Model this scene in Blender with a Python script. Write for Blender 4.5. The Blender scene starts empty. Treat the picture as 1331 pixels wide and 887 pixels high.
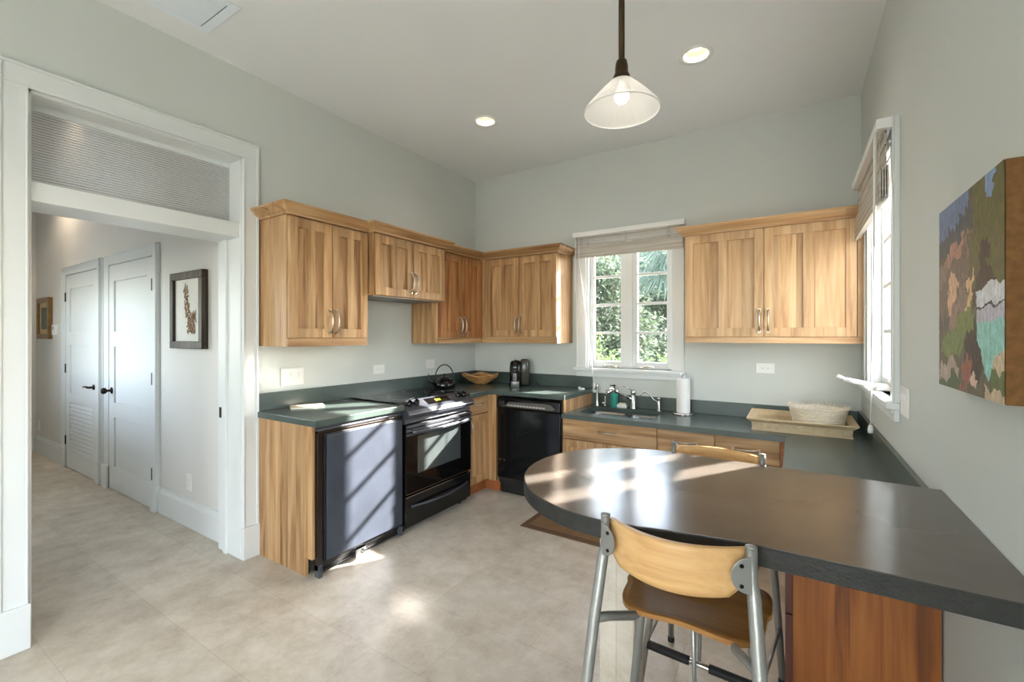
import bpy, bmesh, math, random
from mathutils import Vector, Matrix, noise
random.seed(7)
S = bpy.context.scene
COL = S.collection
PI = math.pi

# ------------------------------------------------------------------ camera, light, exposure
cam_d = bpy.data.cameras.new('camera')
cam = bpy.data.objects.new('camera', cam_d)
COL.objects.link(cam)
cam.location = (3.015, -4.001, 1.44)
cam.rotation_euler = (math.radians(90), 0, math.radians(32.31))
cam_d.sensor_width = 36.0
cam_d.lens = 582.2 / 1331 * 36
cam_d.shift_y = -6.6 / 1331
cam_d.clip_start = 0.02
S.camera = cam

S.view_settings.view_transform = 'Standard'
S.view_settings.look = 'None'
S.view_settings.gamma = 1.0
S.view_settings.use_curve_mapping = False
S.view_settings.exposure = 0.92
try:
    S.cycles.use_denoising = True
    S.cycles.max_bounces = 10
    S.cycles.diffuse_bounces = 6
    S.cycles.glossy_bounces = 5
    S.cycles.transparent_max_bounces = 12
    S.cycles.sample_clamp_indirect = 30
    S.cycles.caustics_reflective = True
    S.cycles.blur_glossy = 0.0
    S.cycles.use_guiding = True
    S.cycles.use_surface_guiding = True
    S.cycles.guiding_training_samples = 64
except Exception:
    pass

SUN_DIR = Vector((-0.63, -1.0, -0.59))
sun_d = bpy.data.lights.new('sun', 'SUN')
sun_d.energy = 36.0
sun_d.angle = math.radians(0.9)
sun_d.color = (1.0, 0.95, 0.88)
sun = bpy.data.objects.new('sun', sun_d)
COL.objects.link(sun)
sun.rotation_euler = SUN_DIR.to_track_quat('-Z', 'Y').to_euler()
sun.location = (8, 12, 8)

SKY = 7.0
w = bpy.data.worlds.new('sky')
S.world = w
w.use_nodes = True
nt = w.node_tree
nt.nodes.clear()
wo = nt.nodes.new('ShaderNodeOutputWorld')
bg = nt.nodes.new('ShaderNodeBackground')
sk = nt.nodes.new('ShaderNodeTexSky')
sk.sky_type = 'NISHITA'
sk.sun_disc = False
sk.sun_elevation = math.radians(25)
sk.sun_rotation = math.radians(29)
mx = nt.nodes.new('ShaderNodeMix'); mx.data_type = 'RGBA'
mx.inputs[0].default_value = 0.55
gn = nt.nodes.new('ShaderNodeMix'); gn.data_type = 'RGBA'; gn.blend_type = 'MULTIPLY'
gn.inputs[0].default_value = 1.0
gn.inputs[7].default_value = (0.25, 0.25, 0.25, 1)
nt.links.new(sk.outputs[0], gn.inputs[6])
nt.links.new(gn.outputs[2], mx.inputs[6])
mx.inputs[7].default_value = (0.95, 0.98, 1.0, 1)
nt.links.new(mx.outputs[2], bg.inputs[0])
bg.inputs[1].default_value = SKY
nt.links.new(bg.outputs[0], wo.inputs[0])

DOWNLIGHT_W = 8.0
PENDANT_W = 0.35
HALL_W = 24.0


# ------------------------------------------------------------------ helpers
def lin(c):
    return tuple((v / 255 / 12.92) if v / 255 <= 0.04045 else ((v / 255 + 0.055) / 1.055) ** 2.4 for v in c) + (1.0,)


class MB:
    """collects shapes into one mesh"""
    def __init__(s):
        s.b = bmesh.new()
        s.col = None

    def face(s, pts, smooth=False):
        vs = [s.b.verts.new(p) for p in pts]
        f = s.b.faces.new(vs)
        f.smooth = smooth
        return f

    def box(s, x0, x1, y0, y1, z0, z1):
        if x0 > x1: x0, x1 = x1, x0
        if y0 > y1: y0, y1 = y1, y0
        if z0 > z1: z0, z1 = z1, z0
        v = [s.b.verts.new(p) for p in ((x0, y0, z0), (x1, y0, z0), (x1, y1, z0), (x0, y1, z0),
                                        (x0, y0, z1), (x1, y0, z1), (x1, y1, z1), (x0, y1, z1))]
        for f in ((0, 3, 2, 1), (4, 5, 6, 7), (0, 1, 5, 4), (1, 2, 6, 5), (2, 3, 7, 6), (3, 0, 4, 7)):
            s.b.faces.new([v[i] for i in f])
        return s

    def obox(s, c, ax, ay, az, hx, hy, hz):
        c = Vector(c)
        ax, ay, az = Vector(ax) * hx, Vector(ay) * hy, Vector(az) * hz
        v = [s.b.verts.new(c + ax * i + ay * j + az * k) for k in (-1, 1) for (i, j) in ((-1, -1), (1, -1), (1, 1), (-1, 1))]
        for f in ((0, 3, 2, 1), (4, 5, 6, 7), (0, 1, 5, 4), (1, 2, 6, 5), (2, 3, 7, 6), (3, 0, 4, 7)):
            s.b.faces.new([v[i] for i in f])
        return s

    def prism(s, poly, a0, a1, axis='z'):
        def P(p, a):
            if axis == 'z': return (p[0], p[1], a)
            if axis == 'y': return (p[0], a, p[1])
            return (a, p[0], p[1])
        lo = [s.b.verts.new(P(p, a0)) for p in poly]
        hi = [s.b.verts.new(P(p, a1)) for p in poly]
        n = len(poly)
        s.b.faces.new(lo[::-1]); s.b.faces.new(hi)
        for i in range(n):
            s.b.faces.new((lo[i], lo[(i + 1) % n], hi[(i + 1) % n], hi[i]))
        return s

    def tube(s, pts, r, n=10, cap=True, sx=1.0, closed=False):
        pts = [Vector(p) for p in pts]
        m = len(pts)
        rs = r if isinstance(r, (list, tuple)) else [r] * m
        rings = []
        up = None
        for i, p in enumerate(pts):
            if closed:
                t = (pts[(i + 1) % m] - pts[i - 1]).normalized()
            else:
                t = (pts[min(i + 1, m - 1)] - pts[max(i - 1, 0)]).normalized()
            if up is None:
                up = Vector((0, 0, 1)) if abs(t.z) < 0.9 else Vector((0, 1, 0))
            a = t.cross(up).normalized()
            up = a.cross(t).normalized()
            rings.append([s.b.verts.new(p + (a * math.cos(2 * PI * k / n) * sx + up * math.sin(2 * PI * k / n)) * rs[i]) for k in range(n)])
        for i in range(m if closed else m - 1):
            A, B = rings[i], rings[(i + 1) % m]
            for k in range(n):
                f = s.b.faces.new((A[k], A[(k + 1) % n], B[(k + 1) % n], B[k]))
                f.smooth = True
        if cap and not closed:
            s.b.faces.new(rings[0][::-1]); s.b.faces.new(rings[-1])
        return s

    def lathe(s, prof, c=(0, 0, 0), n=24, axis='z', smooth=True, cap=True):
        c = Vector(c)
        rings = []
        for r, z in prof:
            ring = []
            for k in range(n):
                a = 2 * PI * k / n
                p = (r * math.cos(a), r * math.sin(a), z)
                if axis == 'x': p = (z, r * math.cos(a), r * math.sin(a))
                if axis == 'y': p = (r * math.sin(a), z, r * math.cos(a))
                ring.append(s.b.verts.new(c + Vector(p)))
            rings.append(ring)
        for A, B in zip(rings, rings[1:]):
            for k in range(n):
                f = s.b.faces.new((A[k], A[(k + 1) % n], B[(k + 1) % n], B[k]))
                f.smooth = smooth
        if cap and prof[0][0] > 1e-5: s.b.faces.new(rings[0][::-1])
        if cap and prof[-1][0] > 1e-5: s.b.faces.new(rings[-1])
        return s

    def sweep(s, path, prof, side=1):
        """prof [(offset, z)] closed loop swept along a 2D polyline with mitred corners"""
        path = [Vector((p[0], p[1])) for p in path]
        m = len(path)
        rings = []
        for i, p in enumerate(path):
            d0 = (p - path[i - 1]).normalized() if i > 0 else None
            d1 = (path[i + 1] - p).normalized() if i < m - 1 else None
            n0 = Vector((-d0.y, d0.x)) * side if d0 else None
            n1 = Vector((-d1.y, d1.x)) * side if d1 else None
            if n0 is None: mt = n1
            elif n1 is None: mt = n0
            else:
                mt = (n0 + n1)
                mt = mt / max(0.2, mt.dot(n0))
            rings.append([s.b.verts.new((p.x + mt.x * o, p.y + mt.y * o, z)) for o, z in prof])
        k = len(prof)
        for A, B in zip(rings, rings[1:]):
            for j in range(k):
                s.b.faces.new((A[j], A[(j + 1) % k], B[(j + 1) % k], B[j]))
        s.b.faces.new(rings[0][::-1]); s.b.faces.new(rings[-1])
        return s

    def grid(s, fn, nu, nv, thick=None, smooth=True):
        """fn(u,v)->point, u,v in 0..1; thick -> gives it a second side along normals"""
        P = [[Vector(fn(i / nu, j / nv)) for j in range(nv + 1)] for i in range(nu + 1)]
        top = [[s.b.verts.new(p) for p in row] for row in P]
        def quad(a, b, c, d):
            f = s.b.faces.new((a, b, c, d)); f.smooth = smooth
        for i in range(nu):
            for j in range(nv):
                quad(top[i][j], top[i + 1][j], top[i + 1][j + 1], top[i][j + 1])
        if thick:
            bot = []
            for i in range(nu + 1):
                row = []
                for j in range(nv + 1):
                    du = P[min(i + 1, nu)][j] - P[max(i - 1, 0)][j]
                    dv = P[i][min(j + 1, nv)] - P[i][max(j - 1, 0)]
                    nn = du.cross(dv)
                    nn = nn.normalized() if nn.length > 1e-9 else Vector((0, 0, 1))
                    row.append(s.b.verts.new(P[i][j] - nn * thick))
                bot.append(row)
            for i in range(nu):
                for j in range(nv):
                    quad(bot[i][j], bot[i][j + 1], bot[i + 1][j + 1], bot[i + 1][j])
            for i in range(nu):
                s.b.faces.new((top[i][0], bot[i][0], bot[i + 1][0], top[i + 1][0]))
                s.b.faces.new((top[i][nv], top[i + 1][nv], bot[i + 1][nv], bot[i][nv]))
            for j in range(nv):
                s.b.faces.new((top[0][j], top[0][j + 1], bot[0][j + 1], bot[0][j]))
                s.b.faces.new((top[nu][j], bot[nu][j], bot[nu][j + 1], top[nu][j + 1]))
        return s


def world_loc(o):
    v = Vector((0, 0, 0))
    while o is not None:
        v = v + Vector(o.location)
        o = o.parent
    return v


def obj(name, mb, m, parent=None, bevel=0.0, smooth=False, recalc=True):
    """links the shapes of mb as one mesh object; coordinates in mb are world coordinates"""
    b = mb.b
    if recalc:
        bmesh.ops.recalc_face_normals(b, faces=b.faces[:])
    if smooth:
        for f in b.faces: f.smooth = True
    if parent is None:
        xs = [v.co for v in b.verts]
        o0 = Vector(((min(c.x for c in xs) + max(c.x for c in xs)) / 2, (min(c.y for c in xs) + max(c.y for c in xs)) / 2, min(c.z for c in xs)))
        shift = o0
    else:
        shift = world_loc(parent)
        o0 = Vector((0, 0, 0))
    for v in b.verts: v.co -= shift
    me = bpy.data.meshes.new(name)
    b.to_mesh(me)
    b.free()
    me.materials.append(m)
    o = bpy.data.objects.new(name, me)
    o.location = o0
    COL.objects.link(o)
    if parent is not None: o.parent = parent
    if bevel:
        md = o.modifiers.new('bevel', 'BEVEL')
        md.width = bevel; md.segments = 2; md.limit_method = 'ANGLE'; md.angle_limit = math.radians(40)
        md.harden_normals = False
    return o


def tag(o, label, cat, group=None, kind=None):
    o['label'] = label; o['category'] = cat
    if group: o['group'] = group
    if kind: o['kind'] = kind
    return o


def thing(name, label, cat, loc=(0, 0, 0), group=None):
    o = bpy.data.objects.new(name, None)
    o.empty_display_size = 0.1
    o.location = loc
    COL.objects.link(o)
    return tag(o, label, cat, group)


def struct(name, mb, m, bevel=0.0, label=None, cat=None):
    o = obj(name, mb, m, None, bevel)
    o['kind'] = 'structure'
    if label: o['label'] = label
    if cat: o['category'] = cat
    return o


def structroot(name, loc, label, cat):
    o = bpy.data.objects.new(name, None)
    o.location = loc
    COL.objects.link(o)
    o['kind'] = 'structure'; o['label'] = label; o['category'] = cat
    return o


def copy_tree(o, parent=None):
    c = o.copy()
    COL.objects.link(c)
    c.parent = parent
    for ch in o.children:
        copy_tree(ch, c)
    return c


def bx(*a):
    return MB().box(*a)


# ------------------------------------------------------------------ materials
def newmat(name):
    m = bpy.data.materials.new(name)
    m.use_nodes = True
    t = m.node_tree
    return m, t, t.nodes['Principled BSDF']


def setc(b, color, rough, metal=0.0, spec=0.5):
    b.inputs['Base Color'].default_value = color
    b.inputs['Roughness'].default_value = rough
    b.inputs['Metallic'].default_value = metal
    b.inputs['Specular IOR Level'].default_value = spec


def M(name, rgb, rough=0.5, metal=0.0, spec=0.5, var=0.06, scale=6.0, bump=0.0, bscale=60.0):
    """plain surface with slight procedural tone variation"""
    m, t, b = newmat(name)
    setc(b, lin(rgb), rough, metal, spec)
    tc = t.nodes.new('ShaderNodeTexCoord')
    nz = t.nodes.new('ShaderNodeTexNoise'); nz.inputs['Scale'].default_value = scale; nz.inputs['Detail'].default_value = 4
    t.links.new(tc.outputs['Object'], nz.inputs['Vector'])
    rp = t.nodes.new('ShaderNodeMapRange')
    rp.inputs[1].default_value = 0.3; rp.inputs[2].default_value = 0.7
    rp.inputs[3].default_value = 1 - var; rp.inputs[4].default_value = 1 + var
    t.links.new(nz.outputs[0], rp.inputs[0])
    mu = t.nodes.new('ShaderNodeVectorMath'); mu.operation = 'SCALE'
    mu.inputs[0].default_value = lin(rgb)[:3]
    t.links.new(rp.outputs[0], mu.inputs['Scale'])
    t.links.new(mu.outputs[0], b.inputs['Base Color'])
    if bump:
        n2 = t.nodes.new('ShaderNodeTexNoise'); n2.inputs['Scale'].default_value = bscale; n2.inputs['Detail'].default_value = 3
        t.links.new(tc.outputs['Object'], n2.inputs['Vector'])
        bp = t.nodes.new('ShaderNodeBump'); bp.inputs['Strength'].default_value = bump; bp.inputs['Distance'].default_value = 0.003
        t.links.new(n2.outputs[0], bp.inputs['Height'])
        t.links.new(bp.outputs[0], b.inputs['Normal'])
    return m


def wood(name, dark, mid, light, grain='z', rough=0.42, plank=0.085, streak=1.0, contrast=0.17):
    m, t, b = newmat(name)
    setc(b, lin(mid), rough, 0, 0.4)
    N = t.nodes.new; L = t.links.new
    tc = N('ShaderNodeTexCoord'); oi = N('ShaderNodeObjectInfo')
    off = N('ShaderNodeVectorMath'); off.operation = 'SCALE'; off.inputs[0].default_value = (13.0, 7.0, 5.0)
    L(oi.outputs['Random'], off.inputs['Scale'])
    add = N('ShaderNodeVectorMath'); add.operation = 'ADD'
    L(tc.outputs['Object'], add.inputs[0]); L(off.outputs[0], add.inputs[1])
    # planks: tone steps across the grain
    dot = N('ShaderNodeVectorMath'); dot.operation = 'DOT_PRODUCT'
    dot.inputs[1].default_value = {'z': (1 / plank, 1 / plank, 0), 'x': (0, 0.3 / plank, 1 / plank), 'y': (0.3 / plank, 0, 1 / plank)}[grain]
    L(add.outputs[0], dot.inputs[0])
    fl = N('ShaderNodeMath'); fl.operation = 'FLOOR'; L(dot.outputs['Value'], fl.inputs[0])
    wn = N('ShaderNodeTexWhiteNoise'); wn.noise_dimensions = '1D'; L(fl.outputs[0], wn.inputs['W'])
    # shift the grain per plank
    sh = N('ShaderNodeVectorMath'); sh.operation = 'SCALE'; sh.inputs[0].default_value = (3.0, 5.0, 9.0)
    L(wn.outputs['Value'], sh.inputs['Scale'])
    ad2 = N('ShaderNodeVectorMath'); ad2.operation = 'ADD'; L(add.outputs[0], ad2.inputs[0]); L(sh.outputs[0], ad2.inputs[1])
    mp = N('ShaderNodeMapping')
    mp.inputs['Scale'].default_value = {'z': (14, 14, 1.1), 'x': (1.1, 14, 14), 'y': (14, 1.1, 14)}[grain]
    L(ad2.outputs[0], mp.inputs['Vector'])
    n1 = N('ShaderNodeTexNoise'); n1.inputs['Scale'].default_value = 1.1; n1.inputs['Detail'].default_value = 5; n1.inputs['Distortion'].default_value = 0.9 * streak
    L(mp.outputs[0], n1.inputs['Vector'])
    mp2 = N('ShaderNodeMapping')
    mp2.inputs['Scale'].default_value = {'z': (120, 120, 3), 'x': (3, 120, 120), 'y': (120, 3, 120)}[grain]
    L(ad2.outputs[0], mp2.inputs['Vector'])
    n2 = N('ShaderNodeTexNoise'); n2.inputs['Scale'].default_value = 1.0; n2.inputs['Detail'].default_value = 3
    L(mp2.outputs[0], n2.inputs['Vector'])
    mixv = N('ShaderNodeMath'); mixv.operation = 'MULTIPLY_ADD'; mixv.inputs[1].default_value = 0.22; 
    L(n2.outputs[0], mixv.inputs[0]); 
    m8 = N('ShaderNodeMath'); m8.operation = 'MULTIPLY'; m8.inputs[1].default_value = 0.85; L(n1.outputs[0], m8.inputs[0])
    L(m8.outputs[0], mixv.inputs[2])
    rp = N('ShaderNodeValToRGB')
    e = rp.color_ramp.elements
    e[0].position = 0.30; e[0].color = lin(dark)
    e[1].position = 0.74; e[1].color = lin(light)
    k = e.new(0.5); k.color = lin(mid)
    L(mixv.outputs[0], rp.inputs[0])
    mr = N('ShaderNodeMapRange'); mr.inputs[3].default_value = 1 - contrast; mr.inputs[4].default_value = 1 + contrast
    L(wn.outputs['Value'], mr.inputs[0])
    sc = N('ShaderNodeVectorMath'); sc.operation = 'SCALE'; L(rp.outputs[0], sc.inputs[0]); L(mr.outputs[0], sc.inputs['Scale'])
    L(sc.outputs[0], b.inputs['Base Color'])
    bp = N('ShaderNodeBump'); bp.inputs['Strength'].default_value = 0.08; bp.inputs['Distance'].default_value = 0.002
    L(n2.outputs[0], bp.inputs['Height']); L(bp.outputs[0], b.inputs['Normal'])
    return m


def stone(name, c1, c2, c3, rough, rvar=0.1, scale=3.0, fleck=0.0, bump=0.1, spec=0.5):
    m, t, b = newmat(name)
    setc(b, lin(c2), rough, 0, spec)
    N = t.nodes.new; L = t.links.new
    tc = N('ShaderNodeTexCoord')
    n1 = N('ShaderNodeTexNoise'); n1.inputs['Scale'].default_value = scale; n1.inputs['Detail'].default_value = 8; n1.inputs['Roughness'].default_value = 0.65; n1.inputs['Distortion'].default_value = 0.5
    L(tc.outputs['Object'], n1.inputs['Vector'])
    rp = N('ShaderNodeValToRGB'); e = rp.color_ramp.elements
    e[0].position = 0.3; e[0].color = lin(c1); e[1].position = 0.72; e[1].color = lin(c3)
    k = e.new(0.5); k.color = lin(c2)
    L(n1.outputs[0], rp.inputs[0])
    n2 = N('ShaderNodeTexNoise'); n2.inputs['Scale'].default_value = scale * 30; n2.inputs['Detail'].default_value = 3
    L(tc.outputs['Object'], n2.inputs['Vector'])
    mr = N('ShaderNodeMapRange'); mr.inputs[1].default_value = 0.3; mr.inputs[2].default_value = 0.7
    mr.inputs[3].default_value = 1 - fleck; mr.inputs[4].default_value = 1 + fleck
    L(n2.outputs[0], mr.inputs[0])
    sc = N('ShaderNodeVectorMath'); sc.operation = 'SCALE'; L(rp.outputs[0], sc.inputs[0]); L(mr.outputs[0], sc.inputs['Scale'])
    L(sc.outputs[0], b.inputs['Base Color'])
    r2 = N('ShaderNodeMapRange'); r2.inputs[1].default_value = 0.3; r2.inputs[2].default_value = 0.7
    r2.inputs[3].default_value = rough - rvar; r2.inputs[4].default_value = rough + rvar
    L(n1.outputs[0], r2.inputs[0]); L(r2.outputs[0], b.inputs['Roughness'])
    bp = N('ShaderNodeBump'); bp.inputs['Strength'].default_value = bump; bp.inputs['Distance'].default_value = 0.002
    L(n2.outputs[0], bp.inputs['Height']); L(bp.outputs[0], b.inputs['Normal'])
    return m


def floor_mat(name, c1, c2, c3, tx=0.61, ty=0.405, rough=0.4):
    """limestone tiles in running bond"""
    m, t, b = newmat(name)
    N = t.nodes.new; L = t.links.new
    setc(b, lin(c2), rough, 0, 0.4)
    tc = N('ShaderNodeTexCoord')
    br = N('ShaderNodeTexBrick')
    br.offset = 0.5; br.inputs['Scale'].default_value = 1.0
    br.inputs['Brick Width'].default_value = tx; br.inputs['Row Height'].default_value = ty
    br.inputs['Mortar Size'].default_value = 0.0018; br.inputs['Mortar Smooth'].default_value = 0.3
    br.inputs['Bias'].default_value = 0.0
    br.inputs['Color1'].default_value = (0.93, 0.93, 0.93, 1); br.inputs['Color2'].default_value = (1.06, 1.06, 1.06, 1)
    br.inputs['Mortar'].default_value = (0.80, 0.78, 0.75, 1)
    L(tc.outputs['Object'], br.inputs['Vector'])
    n1 = N('ShaderNodeTexNoise'); n1.inputs['Scale'].default_value = 5.5; n1.inputs['Detail'].default_value = 10; n1.inputs['Roughness'].default_value = 0.75; n1.inputs['Distortion'].default_value = 0.1
    L(tc.outputs['Object'], n1.inputs['Vector'])
    rp = N('ShaderNodeValToRGB'); e = rp.color_ramp.elements
    e[0].position = 0.32; e[0].color = lin(c1); e[1].position = 0.68; e[1].color = lin(c3)
    k = e.new(0.5); k.color = lin(c2)
    L(n1.outputs[0], rp.inputs[0])
    # small shell flecks and pits
    vo = N('ShaderNodeTexVoronoi'); vo.inputs['Scale'].default_value = 42; vo.inputs['Randomness'].default_value = 1.0
    L(tc.outputs['Object'], vo.inputs['Vector'])
    fk = N('ShaderNodeMapRange'); fk.inputs[1].default_value = 0.0; fk.inputs[2].default_value = 0.22; fk.inputs[3].default_value = 1.0; fk.inputs[4].default_value = 0.0
    L(vo.outputs['Distance'], fk.inputs[0])
    ms = N('ShaderNodeTexNoise'); ms.inputs['Scale'].default_value = 9; ms.inputs['Detail'].default_value = 4
    L(tc.outputs['Object'], ms.inputs['Vector'])
    gt = N('ShaderNodeMapRange'); gt.inputs[1].default_value = 0.52; gt.inputs[2].default_value = 0.68; gt.inputs[3].default_value = 0.0; gt.inputs[4].default_value = 0.22
    L(ms.outputs[0], gt.inputs[0])
    am = N('ShaderNodeMath'); am.operation = 'MULTIPLY'; L(fk.outputs[0], am.inputs[0]); L(gt.outputs[0], am.inputs[1])
    inv = N('ShaderNodeMath'); inv.operation = 'SUBTRACT'; inv.inputs[0].default_value = 1.0; L(am.outputs[0], inv.inputs[1])
    m1 = N('ShaderNodeMix'); m1.data_type = 'RGBA'; m1.blend_type = 'MULTIPLY'; m1.inputs[0].default_value = 1.0
    L(rp.outputs[0], m1.inputs[6]); L(br.outputs['Color'], m1.inputs[7])
    sc = N('ShaderNodeVectorMath'); sc.operation = 'SCALE'; L(m1.outputs[2], sc.inputs[0]); L(inv.outputs[0], sc.inputs['Scale'])
    L(sc.outputs[0], b.inputs['Base Color'])
    r2 = N('ShaderNodeMapRange'); r2.inputs[1].default_value = 0.3; r2.inputs[2].default_value = 0.7; r2.inputs[3].default_value = rough - 0.1; r2.inputs[4].default_value = rough + 0.12
    L(ms.outputs[0], r2.inputs[0]); L(r2.outputs[0], b.inputs['Roughness'])
    bp = N('ShaderNodeBump'); bp.inputs['Strength'].default_value = 0.25; bp.inputs['Distance'].default_value = 0.001
    L(br.outputs['Fac'], bp.inputs['Height']); bp.invert = True
    L(bp.outputs[0], b.inputs['Normal'])
    return m


def glass_mat(name, gloss=0.06, tint=(1, 1, 1, 1), rough=0.0):
    m = bpy.data.materials.new(name); m.use_nodes = True
    t = m.node_tree; t.nodes.clear()
    o = t.nodes.new('ShaderNodeOutputMaterial'); mx_ = t.nodes.new('ShaderNodeMixShader')
    tr = t.nodes.new('ShaderNodeBsdfTransparent'); gl = t.nodes.new('ShaderNodeBsdfGlossy')
    tr.inputs[0].default_value = tint; gl.inputs['Roughness'].default_value = rough
    lw = t.nodes.new('ShaderNodeLayerWeight'); lw.inputs['Blend'].default_value = 0.1
    mr = t.nodes.new('ShaderNodeMapRange'); mr.inputs[3].default_value = gloss * 0.6; mr.inputs[4].default_value = 0.45
    t.links.new(lw.outputs['Fresnel'], mr.inputs[0])
    t.links.new(mr.outputs[0], mx_.inputs[0])
    t.links.new(tr.outputs[0], mx_.inputs[1]); t.links.new(gl.outputs[0], mx_.inputs[2])
    t.links.new(mx_.outputs[0], o.inputs[0])
    return m


def emit(name, rgb, strength):
    m, t, b = newmat(name)
    setc(b, lin(rgb), 0.5)
    b.inputs['Emission Color'].default_value = lin(rgb)
    b.inputs['Emission Strength'].default_value = strength
    return m


WALL = M('wall paint', (203, 207, 203), 0.65, var=0.02, scale=1.2, spec=0.3)
CEIL = M('ceiling paint', (230, 232, 234), 0.75, var=0.015, scale=1.0, spec=0.25)
HALLWALL = M('hall wall paint', (214, 212, 208), 0.65, var=0.02, scale=1.0, spec=0.3)
TRIM = M('white trim paint', (216, 219, 219), 0.4, var=0.015, scale=2.0)
WHITE = M('white plastic', (230, 230, 228), 0.4, var=0.01)
FLOOR = floor_mat('limestone floor', (174, 162, 146), (195, 185, 170), (211, 203, 192))
WD, WM, WL = (116, 80, 46), (168, 129, 88), (200, 166, 124)
WOODZ = wood('cabinet wood upright grain', WD, WM, WL, 'z')
WOODX = wood('cabinet wood grain along the wall', WD, WM, WL, 'x')
WOODY = wood('cabinet wood grain along the side wall', WD, WM, WL, 'y')
BWOOD = wood('orange brown panel wood', (70, 34, 12), (132, 74, 28), (162, 100, 44), 'z', plank=0.13, contrast=0.1)
REDWOOD = M('dark red cabinet edge', (84, 38, 24), 0.45, var=0.2)
TOEWOOD = wood('toe kick wood', (120, 66, 34), (160, 96, 54), (182, 118, 70), 'x')
SLATE = M('dark green slate counter', (72, 83, 79), 0.26, var=0.16, scale=4.5, spec=0.55)
BAR = M('brown grey stone bar top', (88, 82, 76), 0.19, var=0.14, scale=5.0, spec=0.55)
BAREDGE = M('rough dark stone edge', (29, 29, 26), 0.6, var=0.3, scale=40, bump=0.6, bscale=140)
PILLAR = floor_mat('limestone pillar', (172, 160, 144), (192, 182, 168), (206, 198, 186), 0.3, 0.12)
NICKEL = M('brushed nickel', (196, 188, 176), 0.3, 1.0, var=0.08, scale=40)
CHROME = M('bright steel', (205, 205, 205), 0.16, 1.0, var=0.05, scale=30)
STEEL = M('sink steel', (150, 150, 150), 0.22, 1.0, var=0.08, scale=20)
BLACKGLOSS = M('black gloss enamel', (12, 12, 13), 0.12, var=0.2)
BLACKGLASS = M('black oven glass', (9, 9, 10), 0.05, var=0.1)
OVENPANE = M('smoked oven pane', (66, 72, 72), 0.14, var=0.1, scale=5, spec=1.0)
BLACK = M('black plastic', (20, 20, 21), 0.4, var=0.2)
DKMETAL = M('dark grey appliance metal', (84, 86, 92), 0.3, 0.35, var=0.15, scale=12)
FRIDGE = M('worn grey steel door skin', (70, 76, 88), 0.42, 0.4, var=0.16, scale=5)
RUBBER = M('black rubber', (18, 17, 17), 0.7, var=0.2)
BRONZE = M('aged bronze', (72, 58, 40), 0.4, 0.8, var=0.15, scale=30)
DKBRONZE = M('dark bronze hardware', (38, 30, 24), 0.4, 0.7, var=0.2, scale=30)
ALU = M('grey painted tube', (150, 151, 149), 0.32, 0.65, var=0.04, scale=10)
BEECH = wood('beech plywood', (172, 130, 82), (198, 156, 104), (212, 174, 124), 'x', 0.35, plank=0.3, contrast=0.04)
SEAT_SHADED = wood('shaded beech seat plywood', (118, 76, 32), (148, 102, 52), (170, 124, 70), 'x', 0.32, plank=0.3, contrast=0.04)  # beech darkened in its colour for the shade the seat sits in
PLYEDGE = wood('plywood layers', (120, 78, 40), (190, 140, 84), (214, 170, 116), 'x', 0.5, plank=0.003, contrast=0.3)


# ------------------------------------------------------------------ room shell
W = 3.41; H = 3.157; YF = -7.6; XH = -5.05; WT = 0.16


def wall_cells(fixed, lo, hi, u, z, holes):
    """boxes of a wall in the plane of an axis with rectangular holes; fixed 'x' or 'y'"""
    mb = MB()
    us = sorted({u[0], u[1], *[h[0] for h in holes], *[h[1] for h in holes]})
    zs = sorted({z[0], z[1], *[h[2] for h in holes], *[h[3] for h in holes]})
    for a, b_ in zip(us, us[1:]):
        run = None
        for c, d in zip(zs, zs[1:]):
            um, zm = (a + b_) / 2, (c + d) / 2
            if any(h[0] < um < h[1] and h[2] < zm < h[3] for h in holes):
                if run: 
                    mb.box(*((lo, hi, a, b_) if fixed == 'x' else (a, b_, lo, hi)), *run); run = None
            else:
                run = (run[0], d) if run else (c, d)
        if run: mb.box(*((lo, hi, a, b_) if fixed == 'x' else (a, b_, lo, hi)), *run)
    return mb


struct('floor', bx(XH - .1, W + .2, YF - .2, 0.16, -0.12, 0.0), FLOOR)
LAMPS = [(.923, -1.09), (2.502, -1.089), (.923, -4.6), (2.502, -4.6), (-3.72, -2.66)]
mb = MB()
hs = .069
xs_ = sorted({XH - .1, W + .2, *[q for p_ in LAMPS for q in (p_[0] - hs, p_[0] + hs)]})
for xa, xb in zip(xs_, xs_[1:]):
    cuts = sorted((p_[1] - hs, p_[1] + hs) for p_ in LAMPS if abs((xa + xb) / 2 - p_[0]) < hs)
    y_ = YF - .2
    for c0_, c1_ in cuts:
        mb.box(xa, xb, y_, c0_, H, H + .15); y_ = c1_
    mb.box(xa, xb, y_, .16, H, H + .15)
struct('ceiling', mb, CEIL)
struct('ceiling_deck', bx(XH - .1, W + .2, YF - .2, .16, H + .151, H + .17), CEIL)
BW = (1.33, 2.12, 1.14, 2.33)      # back window opening  x0 x1 z0 z1
RW = (-1.29, -0.50, 1.14, 2.33)  # right window opening y0 y1
DO = (-3.447, -2.49, 0.0, 2.594)   # doorway
struct('wall_back', wall_cells('y', 0, WT, (-0.29, W + WT), (0, H), [BW]), WALL)
struct('wall_right', wall_cells('x', W, W + WT, (YF, 0), (0, H), [RW, (-6.9, -4.9, 0.1, 2.5)]), WALL)
struct('wall_left', wall_cells('x', -0.29, 0, (YF, 0), (0, H), [DO]), WALL)
struct('wall_front', wall_cells('y', YF - WT, YF, (-0.29, W + WT), (0, H), [(1.5, 3.1, 0.05, 2.5)]), WALL)
struct('wall_hall', bx(XH, -0.29, -2.44, -2.30, 0, H), HALLWALL)
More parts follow.
